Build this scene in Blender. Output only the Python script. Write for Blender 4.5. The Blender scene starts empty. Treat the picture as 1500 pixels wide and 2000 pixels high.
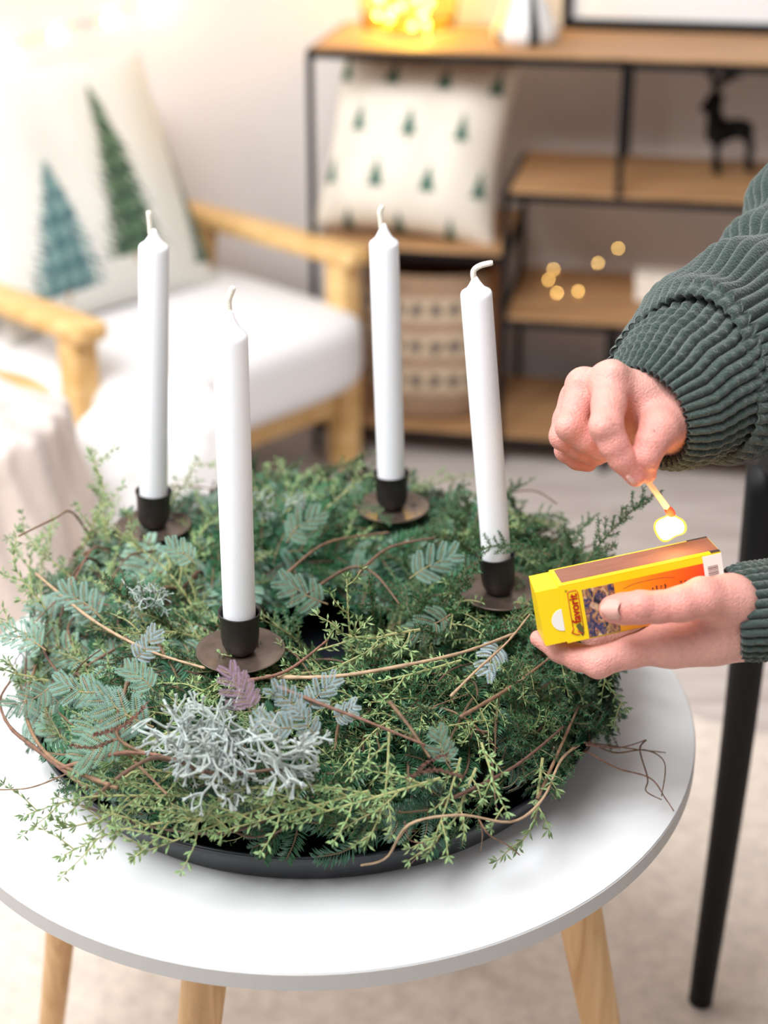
import bpy, bmesh, math, random
import numpy as np
from mathutils import Vector, Matrix
random.seed(7); rng = np.random.default_rng(11)
S = bpy.context.scene
COL = S.collection

# ------------------------------------------------------------------ camera
FPX, TH, PY0, CH = 3000.0, math.radians(22.0), 761.0, 1.16
cd = bpy.data.cameras.new('camera'); cam = bpy.data.objects.new('camera', cd); COL.objects.link(cam)
cam.location = (0, 0, CH); cam.rotation_euler = (math.pi/2-TH, 0, 0)
cd.sensor_fit = 'VERTICAL'; cd.sensor_height = 36; cd.sensor_width = 27
cd.lens = FPX/2000*36
cd.shift_y = -(1000-PY0)/2000
cd.clip_start = .05
cd.dof.use_dof = True; cd.dof.focus_distance = 1.045; cd.dof.aperture_fstop = 3.5
S.camera = cam
S.view_settings.view_transform = 'Standard'; S.view_settings.look = 'None'
S.view_settings.gamma = 1; S.view_settings.use_curve_mapping = False
S.view_settings.exposure = 0.5

# ------------------------------------------------------------------ world, window daylight and added softbox
w = bpy.data.worlds.new('world'); S.world = w; w.use_nodes = True
w.node_tree.nodes['Background'].inputs[0].default_value = (0.93, 0.96, 1.0, 1)
w.node_tree.nodes['Background'].inputs[1].default_value = 0.20
def area(name, loc, aim, sx, sy, power, col=(1, 1, 1)):
    l = bpy.data.lights.new(name, 'AREA'); l.shape = 'RECTANGLE'; l.size = sx; l.size_y = sy; l.energy = power; l.color = col
    o = bpy.data.objects.new(name, l); COL.objects.link(o); o.location = loc
    o.rotation_euler = (Vector(aim)-Vector(loc)).to_track_quat('-Z', 'Y').to_euler(); return o
area('window_daylight', (-1.88, 1.45, 1.72), (-0.1, 1.6, .3), 1.7, 1.5, 24, (1, .985, .96))
area('overhead_softbox', (-.6, .35, 2.5), (0.0, 1.1, .45), 1.3, 1.3, 68, (.97, .985, 1))  # added softbox key from above, out of view; brightens table and hands

# ------------------------------------------------------------------ helpers
CF = np.array([0, math.cos(TH), -math.sin(TH)]); CU = np.array([0, math.sin(TH), math.cos(TH)]); CR = np.array([1., 0, 0]); CC = np.array([0, 0, CH])
def ray(x, y): return CF+CR*(x-750)/FPX-CU*(y-PY0)/FPX
def at_d(x, y, d): return CC+ray(x, y)*d
def at_z(x, y, z):
    r = ray(x, y); return CC+r*((z-CH)/r[2])
def at_y(x, y, Y):
    r = ray(x, y); return CC+r*(Y/r[1])

def tag(o, label=None, cat=None, group=None, kind=None):
    if label: o['label'] = label
    if cat: o['category'] = cat
    if group: o['group'] = group
    if kind: o['kind'] = kind
    return o
def empty(name, loc, label=None, cat=None, group=None, kind=None):
    o = bpy.data.objects.new(name, None); COL.objects.link(o); o.location = loc; o.empty_display_size = .05
    return tag(o, label, cat, group, kind)
def new_mesh(name, V, F, mats, smooth=True, mi=None, colors=None):
    me = bpy.data.meshes.new(name)
    V = np.asarray(V, float)
    me.from_pydata(V.tolist(), [], [tuple(int(i) for i in f) for f in F])
    for m in (mats if isinstance(mats, (list, tuple)) else [mats]): me.materials.append(m)
    if mi is not None: me.polygons.foreach_set('material_index', np.asarray(mi, dtype=np.int32))
    if smooth: me.polygons.foreach_set('use_smooth', np.ones(len(me.polygons), dtype=bool))
    if colors is not None:
        ca = me.color_attributes.new('Col', 'FLOAT_COLOR', 'POINT')
        c4 = np.ones((len(V), 4)); c4[:, :3] = colors
        ca.data.foreach_set('color', c4.ravel())
    me.update(); return me
def part(name, V, F, mats, root=None, smooth=True, mi=None, colors=None, origin=None):
    """One mesh object; V in world coordinates, root an unrotated Empty (or mesh object) it belongs to."""
    V = np.asarray(V, float)
    if root is not None:
        off = np.array(root.matrix_basis.translation)
        p = root.parent
        while p is not None: off = off+np.array(p.matrix_basis.translation); p = p.parent
        loc = (0, 0, 0)
    else:
        off = np.array(origin if origin is not None else [(V[:, 0].min()+V[:, 0].max())/2, (V[:, 1].min()+V[:, 1].max())/2, V[:, 2].min()]); loc = off
    o = bpy.data.objects.new(name, new_mesh(name, V-off, F, mats, smooth, mi, colors)); COL.objects.link(o)
    o.location = loc
    if root is not None: o.parent = root
    return o
class MB:
    """collects shapes"""
    def __init__(s): s.V = []; s.F = []; s.n = 0; s.mi = []
    def add(s, V, F, mi=0):
        V = np.asarray(V, float); s.V.append(V); s.F += [tuple(int(i)+s.n for i in f) for f in F]; s.mi += [mi]*len(F); s.n += len(V); return s
    def out(s): return np.vstack(s.V), s.F
def frame(x, up=(0, 0, 1)):
    x = np.asarray(x, float); x = x/np.linalg.norm(x); up = np.asarray(up, float)
    y = np.cross(up, x)
    if np.linalg.norm(y) < 1e-6: y = np.cross([0, 1, 0.], x)
    y /= np.linalg.norm(y); z = np.cross(x, y); return np.stack([x, y, z], 1)
def box(c, size, M=None, bev=0.0):
    """bevelled box, centre c, full sizes, axes M columns"""
    bm = bmesh.new(); bmesh.ops.create_cube(bm, size=1)
    for v in bm.verts: v.co = Vector((v.co.x*size[0], v.co.y*size[1], v.co.z*size[2]))
    if bev: bmesh.ops.bevel(bm, geom=bm.edges[:], offset=bev, segments=3, affect='EDGES', profile=.5)
    bm.verts.index_update()
    V = np.array([v.co[:] for v in bm.verts]); F = [[v.index for v in f.verts] for f in bm.faces]; bm.free()
    if M is not None: V = V@np.asarray(M).T
    return V+np.asarray(c), F
def bar(a, b, sy, sz, bev=.002, up=(0, 0, 1)):
    a, b = np.asarray(a, float), np.asarray(b, float)
    return box((a+b)/2, (np.linalg.norm(b-a), sy, sz), frame(b-a, up), bev)
def lathe(prof, n=48, c=(0, 0, 0), axis=None):
    """prof list of (r,z); closed at ends when r==0"""
    V = []; F = []; rows = []
    for r, z in prof:
        if r < 1e-7: rows.append([len(V)]); V.append((0, 0, z))
        else:
            rows.append(list(range(len(V), len(V)+n)))
            for i in range(n): t = 2*math.pi*i/n; V.append((r*math.cos(t), r*math.sin(t), z))
    for A, B in zip(rows, rows[1:]):
        for i in range(n):
            j = (i+1) % n
            if len(A) == 1 and len(B) == 1: continue
            if len(A) == 1: F.append((A[0], B[j], B[i]))
            elif len(B) == 1: F.append((A[i], A[j], B[0]))
            else: F.append((A[i], A[j], B[j], B[i]))
    V = np.array(V)
    if axis is not None:
        M = frame(axis, (0, 1, 0)); V = V[:, [2, 0, 1]]@M.T
    return V+np.asarray(c), F
def smooth_path(P, n):
    P = np.asarray(P, float); m = len(P); t = np.linspace(0, m-1, n); out = []
    for u in t:
        i = min(int(u), m-2); f = u-i
        p0, p1, p2, p3 = P[max(i-1, 0)], P[i], P[i+1], P[min(i+2, m-1)]
        out.append(.5*((2*p1)+(-p0+p2)*f+(2*p0-5*p1+4*p2-p3)*f*f+(-p0+3*p1-3*p2+p3)*f**3))
    return np.array(out)
def tube(P, R, n=6, cap=True):
    P = np.asarray(P, float); m = len(P); R = np.broadcast_to(R, (m,))
    T = np.gradient(P, axis=0); T /= np.linalg.norm(T, axis=1)[:, None]+1e-12
    u = np.cross(T[0], [0, 0, 1.]);
    if np.linalg.norm(u) < 1e-3: u = np.cross(T[0], [0, 1., 0])
    u /= np.linalg.norm(u); V = []
    a = 2*np.pi*np.arange(n)/n
    for i in range(m):
        u = u-T[i]*(u@T[i]); u /= np.linalg.norm(u)+1e-12; v = np.cross(T[i], u)
        V.append(P[i]+R[i]*(np.cos(a)[:, None]*u+np.sin(a)[:, None]*v))
    V = np.vstack(V); F = []
    for i in range(m-1):
        for k in range(n): F.append((i*n+k, i*n+(k+1) % n, (i+1)*n+(k+1) % n, (i+1)*n+k))
    if cap: F += [tuple(range(n-1, -1, -1)), tuple(range((m-1)*n, m*n))]
    return V, F

# signed-distance modelling: tapered limbs blended, meshed with surface nets
def smin(a, b, k):
    h = np.clip(.5+.5*(b-a)/k, 0, 1); return b*(1-h)+a*h-k*h*(1-h)
def cone(P, a, b, ra, rb):
    a, b = np.asarray(a), np.asarray(b); ab = b-a
    t = np.clip((P-a)@ab/(ab@ab+1e-12), 0, 1)
    return np.linalg.norm(P-a-t[..., None]*ab, axis=-1)-(ra+(rb-ra)*t)
def chain(P, pts, k=.003):
    d = None
    for (a, ra), (b, rb) in zip(pts, pts[1:]):
        e = cone(P, a, b, ra, rb); d = e if d is None else smin(d, e, k)
    return d
def surface_nets(fn, lo, hi, h):
    lo, hi = np.asarray(lo, float), np.asarray(hi, float); n = np.ceil((hi-lo)/h).astype(int)+1
    ax = [lo[i]+h*np.arange(n[i]) for i in range(3)]
    v = np.empty(tuple(n), np.float32)
    for s in range(0, n[0], 16):
        g = np.stack(np.meshgrid(ax[0][s:s+16], ax[1], ax[2], indexing='ij'), -1); v[s:s+16] = fn(g)
    c = np.array(v.shape)-1
    acc = np.zeros(tuple(c)+(3,), np.float32); cnt = np.zeros(tuple(c), np.float32)
    for a in range(3):
        b, d = [i for i in range(3) if i != a]
        for ob in (0, 1):
            for od in (0, 1):
                s0 = [None]*3; s0[a] = slice(0, c[a]); s0[b] = slice(ob, ob+c[b]); s0[d] = slice(od, od+c[d])
                s1 = list(s0); s1[a] = slice(1, c[a]+1)
                v0, v1 = v[tuple(s0)], v[tuple(s1)]; m = (v0 < 0) != (v1 < 0)
                t = np.where(m, v0/np.where(m, v0-v1, 1), 0)
                acc[..., a] += np.where(m, t, 0); acc[..., b] += np.where(m, ob, 0); acc[..., d] += np.where(m, od, 0); cnt += m
    mask = cnt > 0; idx = -np.ones(tuple(c), int); idx[mask] = np.arange(mask.sum())
    ii = np.argwhere(mask); V = lo+h*(ii+acc[mask]/cnt[mask][:, None]); F = []
    for a in range(3):
        b, d = (a+1) % 3, (a+2) % 3
        s0 = [slice(1, c[i]) for i in range(3)]; s0[a] = slice(0, c[a]); s1 = list(s0); s1[a] = slice(1, c[a]+1)
        v0, v1 = v[tuple(s0)] < 0, v[tuple(s1)] < 0
        for sgn, m in ((1, v0 & ~v1), (-1, ~v0 & v1)):
            p = np.argwhere(m)
            if not len(p): continue
            p = p+np.array([0 if i == a else 1 for i in range(3)])
            q = []
            for db, dd in ((-1, -1), (0, -1), (0, 0), (-1, 0)):
                r = p.copy(); r[:, b] += db; r[:, d] += dd; q.append(idx[r[:, 0], r[:, 1], r[:, 2]])
            q = np.stack(q, 1)
            if sgn < 0: q = q[:, ::-1]
            F.append(q)
    return V, np.vstack(F)
def relax(V, F, it=2, lam=.5):
    F = np.asarray(F); E = np.vstack([F[:, [0, 1]], F[:, [1, 2]], F[:, [2, 3]], F[:, [3, 0]]])
    cnt = np.bincount(E.ravel(), minlength=len(V)).astype(float)[:, None]
    for _ in range(it):
        acc = np.zeros_like(V)
        for k in range(3): acc[:, k] = np.bincount(E[:, 0], V[E[:, 1], k], len(V))+np.bincount(E[:, 1], V[E[:, 0], k], len(V))
        V = V+lam*(acc/np.maximum(cnt, 1)-V)
    return V

# ------------------------------------------------------------------ materials
def mat(name, col, rough=.5, metal=0., noise=0., nscale=30., bump=0., bscale=200., spec=.5, sss=0., sssr=(1, .4, .2), vcol=False, rand=0., emis=None, estr=0., trans=0., sheen=0., stretch=None, sscale=.01):
    m = bpy.data.materials.new(name); m.use_nodes = True; nt = m.node_tree; N = nt.nodes; L = nt.links; b = N['Principled BSDF']
    b.inputs['Base Color'].default_value = (*col, 1); b.inputs['Roughness'].default_value = rough; b.inputs['Metallic'].default_value = metal
    b.inputs['Specular IOR Level'].default_value = spec
    tc = N.new('ShaderNodeTexCoord'); src = tc.outputs['Object']
    if stretch:
        mp = N.new('ShaderNodeMapping'); mp.inputs['Scale'].default_value = stretch; L.new(src, mp.inputs[0]); src = mp.outputs[0]
    cur = None
    if vcol:
        a = N.new('ShaderNodeVertexColor'); a.layer_name = 'Col'; cur = a.outputs[0]
    if noise:
        t = N.new('ShaderNodeTexNoise'); t.inputs['Scale'].default_value = nscale; t.inputs['Detail'].default_value = 5; L.new(src, t.inputs[0])
        mr = N.new('ShaderNodeMapRange'); mr.inputs[1].default_value = .3; mr.inputs[2].default_value = .7; mr.inputs[3].default_value = 1-noise; mr.inputs[4].default_value = 1+noise; L.new(t.outputs[0], mr.inputs[0])
        mx = N.new('ShaderNodeMix'); mx.data_type = 'RGBA'; mx.blend_type = 'MULTIPLY'; mx.inputs[0].default_value = 1
        if cur: L.new(cur, mx.inputs[6])
        else: mx.inputs[6].default_value = (*col, 1)
        L.new(mr.outputs[0], mx.inputs[7]); cur = mx.outputs[2]
    if rand:
        oi = N.new('ShaderNodeObjectInfo'); hs = N.new('ShaderNodeHueSaturation')
        m1 = N.new('ShaderNodeMapRange'); m1.inputs[3].default_value = 1-rand; m1.inputs[4].default_value = 1+rand; L.new(oi.outputs['Random'], m1.inputs[0]); L.new(m1.outputs[0], hs.inputs['Value'])
        m2 = N.new('ShaderNodeMath'); m2.operation = 'MULTIPLY_ADD'; m2.inputs[1].default_value = 7.31; m2.inputs[2].default_value = 0; L.new(oi.outputs['Random'], m2.inputs[0])
        m3 = N.new('ShaderNodeMath'); m3.operation = 'FRACT'; L.new(m2.outputs[0], m3.inputs[0])
        m4 = N.new('ShaderNodeMapRange'); m4.inputs[3].default_value = .5-.018; m4.inputs[4].default_value = .5+.018; L.new(m3.outputs[0], m4.inputs[0]); L.new(m4.outputs[0], hs.inputs['Hue'])
        if cur: L.new(cur, hs.inputs['Color'])
        else: hs.inputs['Color'].default_value = (*col, 1)
        cur = hs.outputs[0]
    if cur: L.new(cur, b.inputs['Base Color'])
    if bump:
        t = N.new('ShaderNodeTexNoise'); t.inputs['Scale'].default_value = bscale; t.inputs['Detail'].default_value = 4; L.new(src, t.inputs[0])
        bp = N.new('ShaderNodeBump'); bp.inputs['Strength'].default_value = bump; bp.inputs['Distance'].default_value = .002; L.new(t.outputs[0], bp.inputs['Height']); L.new(bp.outputs[0], b.inputs['Normal'])
    if sss:
        b.inputs['Subsurface Weight'].default_value = sss; b.inputs['Subsurface Radius'].default_value = sssr; b.inputs['Subsurface Scale'].default_value = sscale
    if emis: b.inputs['Emission Color'].default_value = (*emis, 1); b.inputs['Emission Strength'].default_value = estr
    if trans: b.inputs['Transmission Weight'].default_value = trans
    if sheen: b.inputs['Sheen Weight'].default_value = sheen
    return m
def wood(name, c1, c2, axis=0, scale=8., rough=.5):
    m = bpy.data.materials.new(name); m.use_nodes = True; nt = m.node_tree; N = nt.nodes; L = nt.links; b = N['Principled BSDF']; b.inputs['Roughness'].default_value = rough
    tc = N.new('ShaderNodeTexCoord'); mp = N.new('ShaderNodeMapping'); sc = [scale*6]*3; sc[axis] = scale*.5; mp.inputs['Scale'].default_value = sc; L.new(tc.outputs['Object'], mp.inputs[0])
    t = N.new('ShaderNodeTexNoise'); t.inputs['Scale'].default_value = 1.6; t.inputs['Detail'].default_value = 6; t.inputs['Distortion'].default_value = .6; L.new(mp.outputs[0], t.inputs[0])
    r = N.new('ShaderNodeValToRGB'); r.color_ramp.elements[0].position = .35; r.color_ramp.elements[1].position = .65
    r.color_ramp.elements[0].color = (*c1, 1); r.color_ramp.elements[1].color = (*c2, 1); L.new(t.outputs[0], r.inputs[0]); L.new(r.outputs[0], b.inputs['Base Color'])
    bp = N.new('ShaderNodeBump'); bp.inputs['Strength'].default_value = .1; bp.inputs['Distance'].default_value = .001; L.new(t.outputs[0], bp.inputs['Height']); L.new(bp.outputs[0], b.inputs['Normal'])
    return m
M = {}
M['wall'] = mat('wall_paint', (.70, .65, .625), .9, bump=.05, bscale=300)
M['plank'] = wood('grey_laminate', (.43, .37, .345), (.60, .54, .505), 0, 6, .45)
M['rug'] = mat('cream_pile', (.74, .635, .55), 1, noise=.13, nscale=60, bump=1, bscale=500, sheen=.3)
M['table_top'] = mat('white_laminate', (.80, .81, .82), .32)
M['table_edge'] = mat('grey_edge_band', (.45, .445, .44), .5)
M['pine_z'] = wood('pine_leg', (.52, .30, .13), (.70, .46, .23), 2, 9)
M['oak_x'] = wood('chair_wood', (.66, .39, .14), (.82, .55, .25), 0, 5, .45)
M['board'] = wood('shelf_board', (.33, .175, .075), (.50, .28, .13), 0, 5, .55)
M['black'] = mat('black_metal', (.005, .005, .006), .5, metal=.0, spec=.22)
M['tray'] = mat('tray_metal', (.009, .011, .016), .40, spec=.4)
M['holder'] = mat('holder_metal', (.030, .026, .024), .42, metal=.35, noise=.15, nscale=300)
M['wax'] = mat('white_wax', (.87, .88, .92), .38, sss=.35, sssr=(1, .9, .8), sscale=.006)
M['wick'] = mat('cotton_wick', (.82, .77, .66), .9, bump=.5, bscale=900)
M['fabric'] = mat('white_fabric', (.78, .77, .78), .95, bump=.2, bscale=500, sheen=.2)
M['cushion'] = mat('cushion_print', (.8, .8, .76), .95, vcol=True, bump=.2, bscale=600)
M['fur'] = mat('white_fur', (.92, .92, .92), 1, bump=1, bscale=90, sheen=.5)
M['furb'] = mat('beige_fur', (.70, .60, .55), 1, noise=.25, nscale=16, bump=1, bscale=60, sheen=.5, stretch=(1, 1, .25))
M['basket'] = mat('seagrass', (.5, .3, .17), .9, vcol=True, noise=.15, nscale=90, bump=.6, bscale=160)
M['deer'] = mat('black_figure', (.003, .003, .003), .55, spec=.15)
M['skin'] = mat('skin', (.74, .46, .37), .42, vcol=True, noise=.06, nscale=260, bump=.5, bscale=650, spec=.35, sss=.18, sssr=(1, .35, .2), sscale=.006)
M['nail'] = mat('nail', (.56, .30, .255), .42, spec=.35)
M['knit'] = mat('green_knit', (.026, .047, .039), .95, noise=.35, nscale=500, bump=.9, bscale=700, sheen=.35)
M['vase'] = mat('vase_glaze', (.8, .8, .8), .3, vcol=True)
M['canvas'] = mat('picture_print', (.80, .80, .81), .6)
M['whitebox'] = mat('cream_card', (.85, .78, .68), .7)
M['green_leaf'] = mat('thyme_leaf', (.20, .295, .125), .45, rand=.32, spec=.35)
M['green_stem'] = mat('thyme_stem', (.33,.33,.14), .6, rand=.2)
M['fir'] = mat('fir_needle', (.027, .105, .047), .36, rand=.35, spec=.5)
M['fir_stem'] = mat('fir_stem', (.16, .10, .055), .8, rand=.2)
M['acacia'] = mat('acacia_leaflet', (.155, .265, .20), .48, rand=.28, spec=.4)
M['acacia_blue'] = mat('silver_acacia_leaflet', (.30, .385, .40), .5, rand=.15, spec=.4)
M['acacia_purple'] = mat('purple_acacia_leaflet', (.26, .17, .22), .5, rand=.1)
M['acacia_stem'] = mat('acacia_stem', (.33, .24, .13), .7, rand=.2)
M['heath'] = mat('heath_needle', (.047, .128, .053), .5, rand=.3, spec=.3)
M['heath_stem'] = mat('heath_stem', (.15, .12, .06), .7)
M['silver'] = mat('silver_bush', (.38, .43, .41), .85, rand=.15, noise=.1, nscale=400)
M['twig'] = mat('brown_vine', (.145, .078, .046), .7, rand=.4, noise=.3, nscale=200)
M['twig_pale'] = mat('pale_stick', (.36, .245, .15), .7, noise=.25, nscale=120)
M['seed'] = mat('dry_catkin', (.135, .068, .042), .9, rand=.25)
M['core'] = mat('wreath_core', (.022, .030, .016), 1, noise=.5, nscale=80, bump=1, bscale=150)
M['plate'] = mat('holder_plate', (.13, .095, .075), .33, metal=.6, noise=.2, nscale=120)

# ------------------------------------------------------------------ room shell
SA = math.radians(11)                                   # the shelf and the wall behind it stand at this angle
SU = np.array([math.cos(SA), -math.sin(SA), 0]); SV = np.array([math.sin(SA), math.cos(SA), 0]); SO = np.array([-.13, 2.575, 0]); SZ = np.array([0, 0, 1.])
SM = np.stack([SU, SV, SZ], 1)
def sh(u, d, z): return SO+SU*u+SV*d+SZ*z
fl = part('floor', *box((0, 1.5, -.03), (5.2, 5.2, .04)), M['plank'], smooth=False); tag(fl, kind='structure')
k = 0
for i in range(11):
    for j in range(3):
        u0 = -1.5+1.22*j-.37*((i*2) % 3); d0 = -1.85+.192*i
        if d0 > .42: continue
        part('plank', *box(sh(u0+.6, d0+.095, -.005), (1.217, .190, .01), SM, .0012), M['plank'], fl, smooth=False)
tag(part('wall_back', *box(sh(.4, .40, 1.3), (4.6, .08, 2.62), SM), M['wall'], smooth=False), kind='structure')
# left wall with the window the daylight comes through
wl = empty('wall_left', (-2.0, 1.4, 0), kind='structure')
for c, s in (((-2.0, -.4, 1.3), (.1, 1.7, 2.6)), ((-2.0, 2.9, 1.3), (.1, 1.2, 2.6)), ((-2.0, 1.375, .45), (.1, 1.85, .9)), ((-2.0, 1.375, 2.55), (.1, 1.85, .1))):
    part('wall_panel', *box(c, s), M['wall'], wl, smooth=False)
wn = empty('window_1', (-2.0, 1.375, .9), kind='structure')
for c, s in (((-2.0, .48, 1.7), (.06, .06, 1.6)), ((-2.0, 2.27, 1.7), (.06, .06, 1.6)), ((-2.0, 1.375, .93), (.06, 1.85, .06)), ((-2.0, 1.375, 2.47), (.06, 1.85, .06))):
    part('window_frame', *box(c, s, bev=.004), M['table_top'], wn, smooth=False)

# unseen right wall and gapped ceiling, added to cut ambient; camera side left open
tag(part('wall_right', *box((2.1, 1.2, 1.3), (.1, 4.2, 2.6)), M['wall'], smooth=False), kind='structure')
ce = empty('ceiling', (0, 1.2, 2.6), kind='structure')
for c, s in (((-1.75, 1.2, 2.62), (.6, 4.2, .06)), ((1.05, 1.2, 2.62), (2.2, 4.2, .06)), ((-.75, 2.2, 2.62), (1.4, 2.3, .06)), ((-.75, -.65, 2.62), (1.4, .6, .06))):
    part('ceiling_panel', *box(c, s), M['table_top'], ce, smooth=False)

# rug
def rug():
    a, b = at_z(1351, 1389, .012)[:2], at_z(1497, 1426, .012)[:2]; d = (b-a)/np.linalg.norm(b-a); nrm = np.array([d[1], -d[0]])
    if nrm[1] > 0: nrm = -nrm
    nu, nv = 260, 200; L0, W0 = 2.5, 1.9; o = a-d*.88
    U, Vv = np.meshgrid(np.linspace(0, L0, nu), np.linspace(0, W0, nv), indexing='ij')
    P = o[None, None]+U[..., None]*d+Vv[..., None]*nrm
    z = .010+.004*rng.random(U.shape)
    z[0] = z[-1] = 0.001; z[:, 0] = z[:, -1] = .001
    V = np.dstack([P, z]).reshape(-1, 3); F = [(i*nv+j, (i+1)*nv+j, (i+1)*nv+j+1, i*nv+j+1) for i in range(nu-1) for j in range(nv-1)]
    F = [f[::-1] for f in F]
    tag(part('rug', V, F, M['rug']), 'cream short-pile rug lying on the floor under the round table', 'rug')
rug()

# ------------------------------------------------------------------ coffee table
TC = np.array([-.0535, 1.055]); TZ = .46
tb = empty('coffee_table', (TC[0], TC[1], 0), 'round white side table with grey edge and tapered pine legs', 'table')
part('tabletop', *lathe([(0, TZ-.002), (.2985, TZ-.002), (.2992, TZ), (0, TZ)][::-1], 128, (TC[0], TC[1], 0)), M['table_top'], tb, smooth=False)
part('edge_band', *lathe([(0, TZ-.0150), (.2985, TZ-.0150), (.300, TZ-.0135), (.300, TZ-.0012), (.2990, TZ-.0004), (0, TZ-.0004)][::-1], 128, (TC[0], TC[1], 0)), M['table_edge'], tb, smooth=False)
def table_leg(top, foot, r0, r1):
    a, b = np.array([*(TC+top), TZ-.015]), np.array([*(TC+foot), .0125])
    P = np.linspace(a, b, 12); V, F = tube(P, np.linspace(r0, r1, 12), 28)
    V[:28, 2] = TZ-.0150; V[-28:, 2] = .0142
    part('leg', V, F, M['pine_z'], tb)
table_leg((.068, .123), (.112, .205), .019, .011)
table_leg((-.186, -.045), (-.268, .065), .0150, .011)
table_leg((-.066, -.132), (-.118, -.215), .0192, .012)
table_leg((.184, -.105), (.270, -.108), .0192, .012)

# black round tray
TRC = np.array([-.052, 1.05])
tr = empty('tray', (TRC[0], TRC[1], TZ), 'round matt black metal tray with low rim under the wreath', 'tray')
part('dish', *lathe([(0, .0005), (.203, .0005), (.208, .002), (.2235, .027), (.2245, .031), (.2235, .0325), (.2220, .031), (.2065, .004), (0, .004)], 160, (TRC[0], TRC[1], TZ)), M['tray'], tr)
part('rolled_rim', *tube([(TRC[0]+.2238*math.cos(t), TRC[1]+.2238*math.sin(t), TZ+.0315) for t in np.linspace(0, 2*math.pi, 161)], .0016, 8, False), M['tray'], tr)

# ------------------------------------------------------------------ shelf unit
sf = empty('shelf_unit', tuple(SO), 'black metal framed shelf with oak boards at stepped heights against the wall', 'shelf')
T = .011; DP = .30; LEN = 1.02
def shbox(name, u0, u1, d0, d1, z0, z1, m, bev=.001): return part(name, *box(sh((u0+u1)/2, (d0+d1)/2, (z0+z1)/2), (abs(u1-u0), abs(d1-d0), abs(z1-z0)), SM, bev), m, sf, smooth=False)
def board(u0, u1, z):
    shbox('shelf_board', u0+T, u1-T, .004, DP-.004, z-.014, z+.001, M['board'])
    for d in (0, DP-T): shbox('rail', u0, u1, d, d+T, z-.017, z-.004, M['black'])
    for u in (u0, u1-T): shbox('side_rail', u, u+T, T, DP-T, z-.016, z-.003, M['black'])
for d in (0, DP-T):
    for u, z0, z1 in ((0, 0, .728), (LEN-T, 0, .728), (.336, 0, .502), (.521, .505, .728), (.521, 0, .276)):
        shbox('post', u, u+T, d, d+T, z0, z1, M['black'])
board(0, LEN, .731); board(.336, LEN, .505); board(0, .347, .394); board(.336, LEN, .281); board(0, LEN, .058)

def pillow(cen, U, W, N, su, sw, th, paint, n=110, pinch=.05):
    """square cushion: U, W in-plane axes, N face normal"""
    g = np.linspace(-1, 1, n); X, Y = np.meshgrid(g, g, indexing='ij')
    px = X*(1-pinch*(1-Y**2)*np.abs(X)**3*1.0); py = Y*(1-pinch*(1-X**2)*np.abs(Y)**3)
    h = th/2*(np.clip(1-np.abs(X)**2.6, 0, 1)**.55)*(np.clip(1-np.abs(Y)**2.6, 0, 1)**.55)
    wr = .004*np.sin(9*X+4*Y)*np.sin(5*Y-3*X)*(1-X**2)*(1-Y**2)
    V = []; C = []
    for s in (1, -1):
        P = cen+px[..., None]*su/2*U+py[..., None]*sw/2*W+((h+wr)*s)[..., None]*N
        V.append(P.reshape(-1, 3)); C.append(paint(X, Y, s).reshape(-1, 3))
    F = []
    for s in (0, 1):
        for i in range(n-1):
            for j in range(n-1):
                f = (s*n*n+i*n+j, s*n*n+(i+1)*n+j, s*n*n+(i+1)*n+j+1, s*n*n+i*n+j+1); F.append(f if s == 0 else f[::-1])
    return np.vstack(V), F, np.vstack(C)
def tree_mask(X, Y, cx, cy, hh, wd, rag=.0, seed=0, lean=0.):
    t = (Y-(cy-hh/2))/hh; xx = X-cx-lean*(t-.5)
    tiers = wd*(1-t)*(.62+.38*((1-t)*4 % 1)) if rag == 0 else wd*np.clip(1.03-t, 0, 1)**.85*(1+rag*np.sin(37*t+seed)*np.sin(71*X+53*Y)+rag*.6*np.sin(143*Y+91*X))
    return (t > 0) & (t < 1) & (np.abs(xx) < tiers/2)
CREAM = np.array([.80, .74, .64])
def paint_small(X, Y, s):
    c = np.ones(X.shape+(3,))*CREAM
    if s < 0: return c
    for r, y in enumerate((-.90, -.34, .22, .76)):
        for k in range(-2, 3):
            x = k*.56+(.28 if r % 2 else 0)-.02
            m = tree_mask(X, Y, x, y, .30, .20); c[m] = (.02, .115, .08)
            c[(np.abs(X-x) < .012) & (np.abs(Y-(y-.17)) < .025)] = (.12, .09, .06)
    return c
# cushion on the stepped compartment, leaning back to the left
ang = math.radians(6); nrm = -SV*math.cos(math.radians(20))+SZ*math.sin(math.radians(20)); Wv = np.cross(nrm, SU); Wv = Wv if Wv[2] > 0 else -Wv
Uc = SU*math.cos(ang)-Wv*math.sin(ang)*0.6; Wc = Wv*math.cos(ang)+SU*math.sin(ang)*.9
V, F, C = pillow(sh(.168, .115, .545), Uc/np.linalg.norm(Uc), Wc/np.linalg.norm(Wc), nrm, .325, .325, .17, paint_small, pinch=.09)
tag(part('cushion', V, F, M['cushion'], colors=C), 'cream cushion with rows of small green fir trees, wedged in the shelf', 'cushion')

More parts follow.
